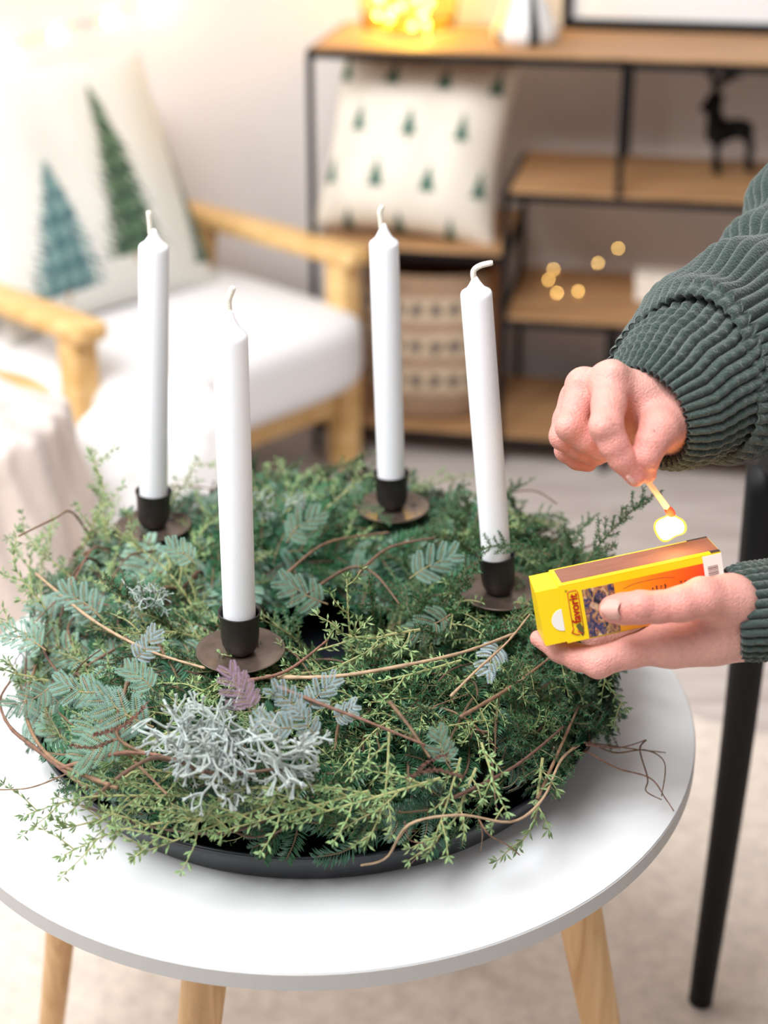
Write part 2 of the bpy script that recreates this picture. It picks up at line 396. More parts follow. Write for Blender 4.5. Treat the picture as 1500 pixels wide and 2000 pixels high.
# basket under it
def basket():
    prof = [(0, 0), (.100, 0), (.112, .01), (.124, .06), (.129, .13), (.127, .20), (.121, .243), (.118, .247), (.113, .243), (.118, .19), (.119, .10), (.108, .02), (0, .012)]
    pr = smooth_path(np.array([(a, 0, b) for a, b in prof[1:-1]]), 100)[:, [0, 2]]
    pr = [(0, 0)]+[tuple(p) for p in pr]+[(0, .012)]
    n = 160; cen = sh(.195, .145, .060); V, F = lathe(pr, n, (0, 0, 0)); 
    a = np.arctan2(V[:, 1], V[:, 0]); r = np.linalg.norm(V[:, :2], axis=1); z = V[:, 2].copy(); V[:, 2] *= 1.115
    out = r > .1
    rr = 1+np.where(out, .010*np.sin(z*2*np.pi/.010)*np.sign(np.sin(a*40)), 0); V[:, :2] *= rr[:, None]
    V[:, :2] *= (1+.07*np.abs(np.sin(2*a))**2)[:, None]
    C = np.ones((len(V), 3))*np.array([.26, .12, .05])
    front = np.array([-.25, -1.]); fa = math.atan2(front[1], front[0]); da = np.abs((a-fa+np.pi) % (2*np.pi)-np.pi)
    band = (da < 1.02) & out
    C[band] = (.33, .21, .13)
    for zc in (.075, .135, .195):
        stripe = band & (np.abs(z-zc) < .021); C[stripe] = (.53, .40, .275)
        for q in range(-6, 7):
            sp = .26; dd = np.hypot((((a-fa+np.pi) % (2*np.pi)-np.pi)-q*sp)*.12, (z-zc))
            C[band & (dd < .0105)] = (.10, .085, .08)
    return V+cen, F, C
V, F, C = basket(); tag(part('basket', V, F, M['basket'], colors=C), 'woven brown basket with cream bands of black dots on the bottom shelf', 'basket')

# reindeer figures
def deer(shift):
    d0 = 2.66
    def p(x, y, dd=0.): return at_d(1350+x/7.14+shift, 100+y/7.14, d0+dd)
    body = [[(p(150, 805), .0055), (p(250, 780), .009), (p(330, 690), .012), (p(325, 860), .0105), (p(335, 1000), .0125), (p(370, 1150), .019)],
            [(p(370, 1150), .019), (p(500, 1120), .0155), (p(640, 1090), .0145), (p(740, 1110), .0165)]]
    legs = []
    for dd in (-.012, .014):
        legs.append([(p(345, 1200, dd), .011), (p(360, 1380, dd), .0055), (p(340+dd*1500, 1530, dd), .0045), (p(350+dd*1500, 1680, dd), .006)])
        legs.append([(p(745, 1120, dd), .0125), (p(830, 1340, dd), .0065), (p(800-dd*1500, 1500, dd), .0045), (p(805-dd*1500, 1650, dd), .006)])
    ears = [[(p(360, 680), .006), (p(460, 640, .01), .0035)]]
    tail = [[(p(770, 1080), .006), (p(830, 1030), .003)]]
    ant = []
    for dd, q in ((-.01, 0), (.014, 26)):
        ant += [[(p(335, 660, dd*.4), .0045), (p(345+q, 480, dd), .0040), (p(300+q*.3, 380, dd*1.6), .0036), (p(235+q, 300, dd*2), .0030), (p(225+q, 230, dd*2), .002)],
                [(p(345+q, 480, dd), .0040), (p(470+q, 410, dd*1.6), .0038), (p(590+q, 350, dd*2), .0036), (p(610+q, 280, dd*2.2), .0026)],
                [(p(470+q, 410, dd*1.6), .0038), (p(455+q, 290, dd*2), .0030)], [(p(590+q, 350, dd*2), .0034), (p(660+q, 360, dd*2), .0024)], [(p(300+q*.3, 380, dd*1.6), .003), (p(330+q, 240, dd*2), .002)]]
    pts = np.array([a for ch in body+legs+ant for a, _ in ch])
    def fn(P):
        d = chain(P, body[0], .01); d = smin(d, chain(P, body[1], .01), .012)
        for l in legs: d = smin(d, chain(P, l, .004), .008)
        for l in ears+tail: d = smin(d, chain(P, l, .003), .003)
        for l in ant: d = smin(d, chain(P, [(a, r*1.45) for a, r in l], .002), .0025)
        return d
    V, F = surface_nets(fn, pts.min(0)-.02, pts.max(0)+.02, .0024); V = relax(V, F, 1, .4)
    V[:, 2] += .5065-V[:, 2].min()
    return V, F
V, F = deer(0); d1 = part('reindeer_figure', V, F, M['deer']); tag(d1, 'black standing reindeer figurine with antlers on the oak shelf board', 'figurine')
d2 = d1.copy(); COL.objects.link(d2); d2.location = Vector(d1.location)+Vector(SU*.128-SV*.01)*1.02; tag(d2, 'second black reindeer figurine, cut off by the right picture edge', 'figurine')

# fairy lights with a white card box on the lower board
M['bulb'] = mat('fairy_bulb', (1, .8, .4), .3, emis=(1, .60, .16), estr=30)
M['wire'] = mat('copper_wire', (.45, .30, .22), .4)
fy = empty('fairy_lights', tuple(sh(.5, .12, .282)), 'string of small warm fairy lights lying on the lower oak board', 'lights')
pos = [(1081, 526), (1071, 547), (1088, 572), (1129, 569), (1168, 514), (1207, 485), (1257, 525), (1298, 549), (1363, 536)]
WP = []
for i, (x, y) in enumerate(pos):
    zz = {4: .315, 5: .335, 6: .30}.get(i, .2865)
    p = at_z(x, y, zz); WP.append(p)
    part('bulb', *lathe([(0, -.0016), (.0011, -.0012), (.0016, 0), (.0011, .0012), (0, .0016)], 10, p), M['bulb'], fy)
part('wire', *tube(smooth_path(np.array(WP)-np.array([0, 0, .001]), 60), .0009, 6), M['wire'], fy)
V, F = box(at_z(1297, 592, .282)+np.array([0, .03, .022]), (.092, .06, .044), SM, .003); wb = empty('card_box', (V[:, 0].mean(), V[:, 1].mean(), .282), 'cream card box beside the fairy lights on the lower board', 'box')
part('carton', V, F, M['whitebox'], wb, smooth=False)
part('lid', *box(at_z(1297, 592, .282)+np.array([0, .03, .041]), (.096, .064, .012), SM, .002), M['whitebox'], wb, smooth=False)

# on top: glass of lights, striped vase, leaning picture
M['glass'] = mat('jar_glass', (1, .93, .55), .03, trans=1.0); M['glass'].node_tree.nodes['Principled BSDF'].inputs['IOR'].default_value = 1.12
M['glow'] = mat('jar_bulb', (1, .8, .3), .3, emis=(1, .66, .13), estr=60)
jc = sh(.145, .16, .7325)
jr = empty('light_jar', tuple(jc), 'glass jar filled with glowing yellow fairy lights on the shelf top', 'jar')
part('glass', *lathe([(0, 0), (.068, 0), (.080, .01), (.088, .06), (.086, .12), (.074, .17), (.070, .20), (.067, .20), (.071, .168), (.083, .12), (.085, .06), (.077, .013), (0, .006)], 56, jc), M['glass'], jr)
WP = []
for i in range(34):
    t = i*2.4; r = .03+.04*((i*7) % 5)/5; p = jc+np.array([r*math.cos(t), r*math.sin(t), .014+.0048*i]); WP.append(p)
    part('bulb', *lathe([(0, -.006), (.0043, -.0043), (.006, 0), (.0043, .0043), (0, .006)], 10, p), M['glow'], jr)
part('wire', *tube(smooth_path(WP, 260), .0007, 5), M['wire'], jr)
pl = bpy.data.lights.new('jar_light', 'POINT'); pl.energy = 2.0; pl.color = (1, .62, .16); pl.shadow_soft_size = .03; po = bpy.data.objects.new('jar_light', pl); COL.objects.link(po); po.parent = jr; po.location = (0, 0, .11)
vc = sh(.352, .12, .7325)
pr = smooth_path(np.array([(.048, 0, 0), (.055, 0, .010), (.054, 0, .025), (.046, 0, .045), (.034, 0, .075), (.024, 0, .105), (.017, 0, .135), (.016, 0, .16), (.013, 0, .16)]), 60)[:, [0, 2]]
V, F = lathe([(0, 0)]+[tuple(q) for q in pr]+[(0, .158)], 144, (0, 0, 0)); a = np.arctan2(V[:, 1], V[:, 0])
st = np.cos(a*5+.6) > .62; C = np.where(st[:, None], np.array([.012, .02, .02]), np.array([.74, .73, .72]))
tag(part('striped_vase', V+vc, F, M['vase'], colors=C), 'white vase with dark vertical stripes on the shelf top', 'vase')
pf = empty('leaning_picture', tuple(sh(.74, .27, .732)), 'large pale picture in thin black frame leaning on the wall above the shelf', 'picture')
lean = math.radians(4); PN = np.stack([SU, SV*math.cos(lean)-SZ*math.sin(lean), SZ*math.cos(lean)+SV*math.sin(lean)], 1)
def pfp(u, d, z): return sh(.74, .285, .7325)+PN@np.array([u, d, z])
for c, s in (((0, 0, .009), (.68, .018, .018)), ((0, 0, .491), (.68, .018, .018)), ((-.331, 0, .25), (.018, .018, .464)), ((.331, 0, .25), (.018, .018, .464))):
    part('frame_bar', *box(pfp(*c), s, PN, .001), M['black'], pf, smooth=False)
part('picture_sheet', *box(pfp(0, 0.002, .25), (.644, .006, .464), PN), M['canvas'], pf, smooth=False)

# warm light string on the wall above the armchair
gl = empty('wall_light_string', tuple(at_y(200, 60, 2.86)), 'warm glowing light string hanging on the wall above the armchair', 'lights')
M['gbulb'] = mat('string_bulb', (1, .8, .4), .3, emis=(1, .68, .28), estr=9)
wallp = lambda x, y: (lambda r: CC+r*(((sh(0, .345, 0)-CC)@SV)/(r@SV)))(ray(x, y))
GP = [wallp(*q) for q in ((-260, 60), (-120, 110), (0, 105), (110, 70), (215, 40), (292, 2), (340, -60), (420, -160))]
for q in GP[:-1]: part('bulb', *lathe([(0, -.012), (.009, -.008), (.012, 0), (.009, .008), (0, .012)], 14, q), M['gbulb'], gl)
part('wire', *tube(smooth_path(np.array(GP)+np.array([0, .0, .012]), 60), .0016, 6), M['wire'], gl)
for q in (GP[2], GP[5], GP[0]):
    l = bpy.data.lights.new('string_light', 'POINT'); l.energy = .16; l.color = (1, .60, .22); l.shadow_soft_size = .012; o = bpy.data.objects.new('string_light', l); COL.objects.link(o); o.parent = gl; o.location = Vector(q-np.array([0, .03, 0]))-gl.location
# ------------------------------------------------------------------ armchair
AF = np.array([.72, -.69, 0]); AF /= np.linalg.norm(AF); AS = np.array([AF[1], -AF[0], 0]); AQ = np.array([-.25, 2.32, 0]); AM = np.stack([AF, -AS, SZ], 1)
def ac(f, s, z): return AQ+AF*f+AS*s+SZ*z
ar = empty('armchair', tuple(AQ), 'pale wooden armchair with white upholstered seat and back', 'armchair')
for s, f0 in ((-.26, 0.), (.275, -.02)):
    part('arm', *bar(ac(-.47, s, .392), ac(f0+.045, s, .396), .058, .030, .010), M['oak_x'], ar)
    part('front_leg', *bar(ac(f0, s, 0), ac(f0, s, .384), .046, .046, .008, up=AF), M['oak_x'], ar)
    part('rear_leg', *bar(ac(-.43, s, 0), ac(-.365, s, .384), .040, .044, .008, up=AF), M['oak_x'], ar)
    part('side_rail', *bar(ac(-.46, s*.96, .135), ac(f0-.02, s*.96, .145), .024, .055, .004), M['oak_x'], ar)
part('front_rail', *bar(ac(-.005, -.235, .137), ac(-.02, .25, .137), .026, .062, .005), M['oak_x'], ar)
part('rear_rail', *bar(ac(-.44, -.235, .135), ac(-.44, .25, .135), .024, .055, .005), M['oak_x'], ar)
def slab(cen, X, Y, Z, sx, sy, sz, e=4.):
    n = 40; g = np.linspace(-1, 1, n); V = []; F = []; bm = bmesh.new(); bmesh.ops.create_cube(bm, size=2)
    bmesh.ops.subdivide_edges(bm, edges=bm.edges[:], cuts=14, use_grid_fill=True); bm.verts.index_update()
    V = np.array([v.co[:] for v in bm.verts]); F = [[v.index for v in f.verts] for f in bm.faces]; bm.free()
    l = (np.abs(V)**e).sum(1)**(1/e); V = V/l[:, None]
    V[:, 2] += .10*(1-V[:, 0]**2)*(1-V[:, 1]**2)*np.sign(V[:, 2])
    return cen+V[:, :1]*sx/2*X+V[:, 1:2]*sy/2*Y+V[:, 2:]*sz/2*Z, F
part('seat_cushion', *slab(ac(-.165, .0, .240), AF, -AS, SZ, .50, .555, .145, 6), M['fabric'], ar)
bl = math.radians(20); BX = AF*math.cos(bl)+SZ*math.sin(bl); BZ = SZ*math.cos(bl)-AF*math.sin(bl)
part('back_cushion', *slab(ac(-.475, 0, .475), BZ, -AS, BX, .40, .48, .11, 6), M['fabric'], ar)
BIGC = np.array([.70, .69, .64])
def paint_big(X, Y, s):
    c = np.ones(X.shape+(3,))*BIGC
    if s < 0: return c
    n1 = np.clip(.42+.36*np.sin(23*X+17*Y)*np.sin(19*Y-27*X)+.9*(rng.random(X.shape)-.5), 0, 1)**1.3
    for cx, cy, hh, wd, a, b, sd, ln in ((.22, .06, 1.36, .48, (.012, .035, .028), (.16, .26, .14), 1., .10), (-.42, -.28, 1.0, .56, (.03, .10, .13), (.27, .42, .38), 4., .12), (.93, -.25, 1.1, .34, (.05, .10, .07), (.14, .2, .14), 2., .0)):
        m = tree_mask(X, Y, cx, cy, hh, wd, .32, sd, ln); c[m] = (np.array(a)+(np.array(b)-a)*n1[..., None])[m]
        c[(np.abs(X-cx+ln*.5) < .02) & (Y < cy-hh/2+.02) & (Y > cy-hh/2-.07)] = (.45, .32, .22)
    return c
cl = math.radians(27); CX = AF*math.cos(cl)+SZ*math.sin(cl); CZ = SZ*math.cos(cl)-AF*math.sin(cl)
V, F, C = pillow(ac(-.325, .045, .505), -AS*1.0, CZ, CX, .44, .44, .13, paint_big, n=160, pinch=.07)
tag(part('cushion', V, F, M['cushion'], colors=C), 'white cushion with large watercolour fir trees leaning on the armchair back', 'cushion')

# white fluffy pouf in front of the chair and a beige fur throw on a low stool
def blob(fn, lo, hi, h, n=2):
    V, F = surface_nets(fn, lo, hi, h); return relax(V, F, n), F
p1, p2 = at_d(328, 866, 2.02), at_d(240, 912, 2.01)
def furry(P, amp, fr): return amp*np.sin(P[..., 0]*fr)*np.sin(P[..., 1]*fr*1.2+1)*np.sin(P[..., 2]*fr*.9+2)
def fpouf(P):
    d = cone(P, p1, p1+np.array([.0, 0, -.36]), .090, .115); d = smin(d, cone(P, p2, p2+np.array([.01, 0, -.33]), .078, .095), .05)
    d = np.maximum(d, .014-P[..., 2])
    return d+furry(P, .004, 95)
V, F = blob(fpouf, np.array([p1[0]-.34, p1[1]-.18, -.02]), np.array([p1[0]+.22, p1[1]+.2, p1[2]+.14]), .008)
tag(part('pouf', V, F, M['fur']), 'white fluffy faux-fur pouf with domed top behind the wreath', 'pouf')
sc = at_d(-72, 885, 1.80)
st = empty('stool', (sc[0]-.03, sc[1]+.035, .0), 'low pale wooden stool mostly hidden under the beige fur throw', 'stool')
zt = sc[2]+.045
part('seat', *lathe([(0, zt-.025), (.125, zt-.025), (.130, zt-.02), (.130, zt-.004), (.126, zt), (0, zt)], 40, (sc[0]-.03, sc[1]+.035, 0)), M['oak_x'], st)
for a in (.6, 2.2, 3.7, 5.3):
    part('leg', *tube([np.array([sc[0]-.03+.085*math.cos(a), sc[1]+.035+.085*math.sin(a), zt-.024]), np.array([sc[0]-.03+.12*math.cos(a), sc[1]+.035+.12*math.sin(a), .014])], [.014, .011], 14), M['oak_x'], st)
def fthrow(P):
    c = np.array([sc[0]-.03, sc[1]+.0]); q = P[..., :2]-c; r = np.linalg.norm(q, axis=-1); a = np.arctan2(q[..., 1], q[..., 0])
    R = .150+.03*np.clip((zt+.02-P[..., 2])/.3, 0, 1)+.010*np.sin(a*9)*np.clip((zt+.01-P[..., 2])/.1, 0, 1)+.006*np.sin(a*23+P[..., 2]*30)
    outer = np.maximum(r-R, P[..., 2]-(zt+.026-.25*np.clip(r-.08, 0, 1)+.004*np.sin(q[..., 0]*80)*np.sin(q[..., 1]*70)))
    inner = np.maximum(r-(R-.016), P[..., 2]-(zt+.002)); back = np.maximum(q[..., 1]-.055-.01*np.sin(q[..., 0]*40), 0)
    return np.maximum(np.maximum(np.maximum(outer, -inner), .10-P[..., 2]), q[..., 1]-.062-.012*np.sin(q[..., 0]*40))
V, F = blob(fthrow, np.array([sc[0]-.26, sc[1]-.25, .08]), np.array([sc[0]+.2, sc[1]+.2, zt+.06]), .006)
tag(part('fur_throw', V, F, M['furb']), 'beige faux-fur throw hanging over the stool at the left', 'throw')

# black metal chair at the right; only its front leg is in the picture
ft = np.array([.317, 1.198, .0148]); tp = at_d(1500, 905, 1.36)
bc = empty('metal_chair', (ft[0], ft[1], .0), 'black metal chair with tapered tubular legs standing on the rug', 'chair')
tdir = tp-ft; tp2 = ft+tdir*1.0
def bleg(a, b): V, F = tube(smooth_path([a, a+(b-a)*.5+np.array([.004, 0, 0]), b], 14), np.linspace(.0118, .0185, 14), 20); part('leg', V, F, M['black'], bc)
bleg(ft, tp2)
sx, sy = .40, .36; off = np.array([.06, 0, 0])
foots = [ft+np.array([.40, .13, -.0003]), ft+np.array([.57, -.26, -.0003]), ft+np.array([.15, -.40, -.0003])]; tops = [tp2+np.array([.31, .13, 0]), tp2+np.array([.42, -.17, 0]), tp2+np.array([.12, -.30, 0])]
for a, b in zip(foots, tops): bleg(a, b)
CXa = np.array([.92, .38, 0.]); CYa = np.array([-.38, .92, 0.])
cs = tp2+np.array([.225, -.085, .018])
part('seat', *slab(cs, CXa, CYa, SZ, .42, .40, .035, 5), M['black'], bc)
part('backrest', *slab(cs+CXa*.19+SZ*.27, CXa*.2+SZ*.98, CYa, CXa*.98-SZ*.2, .34, .40, .03, 5), M['black'], bc)
for q in (-.16, .16): part('back_post', *tube([cs+CXa*.17+CYa*q-SZ*.005, cs+CXa*.21+CYa*q+SZ*.30], .011, 12), M['black'], bc)
# ------------------------------------------------------------------ advent wreath
WC = np.array([-.050, 1.058]); WR, WA, WB, WZ = .146, .078, .044, .511
wr = empty('advent_wreath', (WC[0], WC[1], TZ+.004), 'lush evergreen advent wreath of fir, acacia, thyme and vines on the black tray', 'wreath')

class TB(MB):
    """template builder: stems and leaves in a local frame, stem along +X, up +Z"""
    def leaf(s, base, d, L, W, up, mi=0, fold=.25, shape=.45):
        base, d, up = np.asarray(base), np.asarray(d)/np.linalg.norm(d), np.asarray(up)
        side = np.cross(up, d); nrm = np.linalg.norm(side)
        if nrm < 1e-4: side = np.cross([0, 1, 0.3], d); nrm = np.linalg.norm(side)
        side /= nrm; u = np.cross(d, side)
        V = [base, base+d*L*shape+side*W/2+u*W*fold, base+d*L-u*L*.08, base+d*L*shape-side*W/2+u*W*fold, base+d*L*shape*.9]
        s.add(V, [(0, 1, 4), (1, 2, 4), (2, 3, 4), (3, 0, 4)], mi)
    def stem(s, P, R, mi=1, n=5): V, F = tube(P, R, n, True); s.add(V, F, mi)
def rdir(d, spread):
    v = np.asarray(d, float)+rng.normal(0, spread, 3); return v/np.linalg.norm(v)
def t_fir(seed, L=.075):
    b = TB(); P = smooth_path([(0, 0, 0), (L*.5, rng.normal(0, .004), .004), (L, rng.normal(0, .008), .001)], 14)
    def shoot(P, r0, nl):
        b.stem(P, np.linspace(r0, r0*.5, len(P)))
        m = int(np.linalg.norm(np.diff(P, axis=0), axis=1).sum()/.00155)
        Q = smooth_path(P, m)
        T = np.gradient(Q, axis=0); T /= np.linalg.norm(T, axis=1)[:, None]
        for i in range(m):
            y = np.cross([0, 0, 1.], T[i]); y /= np.linalg.norm(y); z = np.cross(T[i], y); f = 1-.45*(i/m)**3
            for s in (-1, 1):
                a = rng.uniform(-.15, .75); d = T[i]*rng.uniform(.35, .75)+y*s*math.cos(a)+z*math.sin(a)
                b.leaf(Q[i], d, nl*f*rng.uniform(.85, 1.1), .0019, z, 0, .18, .55)
    shoot(P, .0014, .0135)
    for s in (-1, 1):
        q = P[5]; e = q+np.array([L*.42, s*L*.36, .003]); shoot(smooth_path([q, (q+e)/2+np.array([0, s*.004, .003]), e], 8), .001, .012)
    return b
def t_acacia(seed, npair=5):
    b = TB(); L = rng.uniform(.036, .046); P = smooth_path([(0, 0, 0), (L*.5, rng.normal(0, .003), .004), (L, rng.normal(0, .005), 0)], 10); b.stem(P, np.linspace(.0008, .0004, 10))
    for k in range(npair):
        q = P[min(2+int(k*7/(npair-1)), 9)]
        for s in (-1, 1):
            pl = (.021-.0015*abs(k-2))*rng.uniform(.9, 1.1); a = math.radians(62-8*k+rng.normal(0, 4)); d = np.array([math.cos(a), s*math.sin(a), rng.normal(0.02, .12)]); d /= np.linalg.norm(d)
            E2 = q+d*pl+np.array([0, 0, -.002]); PP = smooth_path([q, q+d*pl*.5+np.array([0, 0, .0012]), E2], 15); b.stem(PP[::3], .00035, 1, 4)
            side = np.cross([0, 0, 1.], d); side /= np.linalg.norm(side)
            for i in range(1, 15):
                f = math.sin(math.pi*min(1, .22+.72*i/15))**.6
                for t in (-1, 1): b.leaf(PP[i], d*.42+side*t+np.array([0, 0, .12]), .0058*f, .00145, (0, 0, 1), 0, .1, .5)
    return b
TYL = [.13, .13, .13, .12, .10, .09, .08, .07, .055, .05, .04]
def t_thyme(seed):
    L = TYL[seed]; b = TB(); bend = rng.normal(0, .07*L)
    P = smooth_path([(0, 0, 0), (L*.33, bend*.6, .06*L), (L*.66, bend, .05*L), (L, bend*.4+rng.normal(0, .09*L), -.06*L)], 40)
    def twig(P, r0, gap, l0):
        b.stem(P[::2] if len(P) > 12 else P, np.linspace(r0, r0*.45, len(P[::2]) if len(P) > 12 else len(P)))
        length = np.linalg.norm(np.diff(P, axis=0), axis=1).sum(); m = max(3, int(length/gap)); Q = smooth_path(P, m+1); T = np.gradient(Q, axis=0); T /= np.linalg.norm(T, axis=1)[:, None]
        for i in range(1, m+1):
            for _ in range(4 if i < m else 6):
                d = T[i]*rng.uniform(.45, 1.1)+rdir((0, 0, .2), .6)*.9; b.leaf(Q[i], d, l0*rng.uniform(.7, 1.15), l0*.225, rdir((0, 0, 1), .3), 0, .2, .62)
    twig(P, .0010, .0058, .0072)
    for i in np.linspace(6, 35, max(3, int(L/.016))).astype(int):
        a = rng.uniform(.5, 1.); s = rng.choice((-1, 1)); l = rng.uniform(.012, .034)*min(1, L/.1); d = np.array([math.cos(a), s*math.sin(a), rng.normal(.1, .3)])
        twig(smooth_path([P[i], P[i]+d*l*.5+np.array([0, 0, .002]), P[i]+d*l+np.array([l*.15, 0, 0])], 8), .0006, .0052, .0064)
    return b
def t_heath(seed, L=.10):
    b = TB(); P = smooth_path([(0, 0, 0), (L*.5, rng.normal(0, .008), .005), (L, rng.normal(0, .014), 0)], 26); b.stem(P[::2], np.linspace(.0011, .0005, 13))
    def brush(P, nl):
        length = np.linalg.norm(np.diff(P, axis=0), axis=1).sum(); m = int(length/.0011); Q = smooth_path(P, m+1); T = np.gradient(Q, axis=0); T /= np.linalg.norm(T, axis=1)[:, None]; b.stem(P[::2], .00045, 1, 4)
        for i in range(m+1):
            for _ in range(3): b.leaf(Q[i], T[i]*.7+rdir((0, 0, .05), .6), nl*rng.uniform(.7, 1.2), .0009, (0, 0, 1), 0, .1, .5)
    for i in range(5, 26, 2):
        for s in ((-1, 1) if i % 4 == 1 else (rng.choice((-1, 1)),)):
            l = rng.uniform(.011, .026)*(1.1-.5*i/26); a = rng.uniform(.5, .9); d = np.array([math.cos(a), s*math.sin(a), rng.normal(.1, .25)])
            brush(smooth_path([P[i], P[i]+d*l*.5, P[i]+d*l+np.array([l*.2, 0, .001])], 7), .0044)
    brush(P[8:], .0042); return b
def t_silver(seed):
    b = TB()
    def br(p, d, l, r, dep):
        e = p+d*l; mid = (p+e)/2+rng.normal(0, l*.06, 3); b.stem(smooth_path([p, mid, e], 4), [r, r*.94, r*.9, r*.95], 0, 6)
        if dep == 0:
            for _ in range(3): dd = rdir(d, .45); b.stem([e-d*.0005, e+dd*.0024], [r*1.05, r*.7], 0, 5)
            return
        for k in range(2 if rng.random() < .62 else 3):
            v = rdir((0, 0, 0.05), 1.); v -= d*(v@d); v /= np.linalg.norm(v); a = rng.uniform(.5, 1.05); dd = d*math.cos(a)+v*math.sin(a); dd[2] *= .75; dd /= np.linalg.norm(dd); br(e, dd, l*rng.uniform(.72, 1.05), r*.9, dep-1)
    br(np.zeros(3), np.array([1., 0, .1]), .0128, .00098, 4); return b
def t_seed(seed, L=.04):
    b = TB(); P = smooth_path([(0, 0, 0), (L*.5, .004, .002), (L, -.002, 0)], 26); b.stem(P[::2], .0005, 0)
    for i in range(4, 26):
        for _ in range(4): b.leaf(P[i], rdir((.5, 0, 0), .7), .0026, .0016, (0, 0, 1), 0, .2)
    return b
def t_twig(seed):
    b = TB(); L = rng.uniform(.10, .20); c = rng.uniform(-.04, .045)
    P = smooth_path([(0, 0, 0), (L*.25, c*.6, rng.normal(.003, .006)), (L*.5, c, rng.normal(.004, .006)), (L*.75, c*.7, rng.normal(0, .008)), (L, rng.normal(0, .012), -.004)], 24)
    b.stem(P, np.linspace(rng.uniform(.0011, .0022), .0007, 24)*(1+.12*rng.normal(size=24)), 0, 6)
    if rng.random() < .5:
        q = P[10]; b.stem(smooth_path([q, q+np.array([.02, .008, .004]), q+np.array([.045, .02, 0])], 8), np.linspace(.0008, .0005, 8), 0, 5)
    return b
KINDS = {}
def kind(name, fn, nvar, mats):
    KINDS[name] = []
    for i in range(nvar):
        b = fn(i); V, F = b.out(); KINDS[name].append((new_mesh(name, V, F, [M[q] for q in mats], False, b.mi), V, F, b.mi))
kind('fir_sprig', t_fir, 4, ('fir', 'fir_stem')); kind('acacia_leaf', t_acacia, 5, ('acacia', 'acacia_stem')); kind('thyme_sprig', t_thyme, 11, ('green_leaf', 'green_stem'))
kind('heath_sprig', t_heath, 5, ('heath', 'heath_stem')); kind('silver_sprig', t_silver, 5, ('silver',)); kind('catkin', t_seed, 3, ('seed',)); kind('vine_twig', t_twig, 12, ('twig',))
KINDS['silver_acacia_leaf'] = []
for me, V, F, mi in KINDS['acacia_leaf'][:3]:
    m2 = me.copy(); m2.materials[0] = M['acacia_blue']; KINDS['silver_acacia_leaf'].append((m2, V, F, mi))
KINDS['purple_acacia_leaf'] = []
m2 = KINDS['acacia_leaf'][1][0].copy(); m2.materials[0] = M['acacia_purple']; KINDS['purple_acacia_leaf'].append((m2,)+KINDS['acacia_leaf'][1][1:])
WO = np.array([WC[0], WC[1], TZ+.004])
def place(name, pos, d, up, sc=1., var=None, label=None):
    tpl = KINDS[name][var if var is not None else rng.integers(len(KINDS[name]))]
    o = bpy.data.objects.new(name, tpl[0]); COL.objects.link(o); o.parent = wr
    Mx = Matrix(frame(d, up).tolist()).to_4x4(); Mx.translation = Vector(np.asarray(pos)-WO)
    o.matrix_basis = Mx @ Matrix.Diagonal((sc, sc, sc, 1))
    if label: o['label'] = label
    return o
def surf(phi, psi, inset=0.):
    e = np.array([math.cos(phi), math.sin(phi), 0]); t = np.array([math.sin(phi), -math.cos(phi), 0])   # t: clockwise seen from above
    a, b = WA-inset, WB-inset
    p = np.array([WC[0], WC[1], WZ])+e*(WR+a*math.cos(psi))+SZ*b*math.sin(psi)
    n = e*math.cos(psi)/a+SZ*math.sin(psi)/b; n /= np.linalg.norm(n)
    o = e*math.sin(psi)-SZ*math.cos(psi)*b/a; o /= np.linalg.norm(o)
    return p, n, t, o
# dark bound core and vine coils
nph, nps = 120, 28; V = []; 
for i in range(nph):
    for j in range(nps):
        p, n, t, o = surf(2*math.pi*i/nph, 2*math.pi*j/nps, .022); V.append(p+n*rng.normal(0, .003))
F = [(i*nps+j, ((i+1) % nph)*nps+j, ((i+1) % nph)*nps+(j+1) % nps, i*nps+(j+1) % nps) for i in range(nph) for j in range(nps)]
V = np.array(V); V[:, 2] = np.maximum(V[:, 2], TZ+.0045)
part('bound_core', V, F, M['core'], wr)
WT = {'l': dict(acacia_leaf=.38, thyme_sprig=.20, vine_twig=.24, heath_sprig=.10, fir_sprig=.10, catkin=.04), 'f': dict(thyme_sprig=.40, fir_sprig=.26, heath_sprig=.14, vine_twig=.15, acacia_leaf=.08, catkin=.02),
      'r': dict(heath_sprig=.40, thyme_sprig=.18, fir_sprig=.20, vine_twig=.15, acacia_leaf=.10, catkin=.02), 'b': dict(acacia_leaf=.34, fir_sprig=.34, heath_sprig=.12, thyme_sprig=.12, vine_twig=.08)}
def zone(phi):
    d = math.degrees(phi) % 360
    if d < 50 or d > 305: return 'r'
    if d < 150: return 'b'
    if d < 238: return 'l'
    return 'f'
SC = dict(fir_sprig=(.75, 1.1), acacia_leaf=(.8, 1.2), thyme_sprig=(.72, 1.0), heath_sprig=(.6, 1.), vine_twig=(.7, 1.1), catkin=(.7, 1.1), silver_sprig=(.8, 1.1), silver_acacia_leaf=(.9, 1.15))
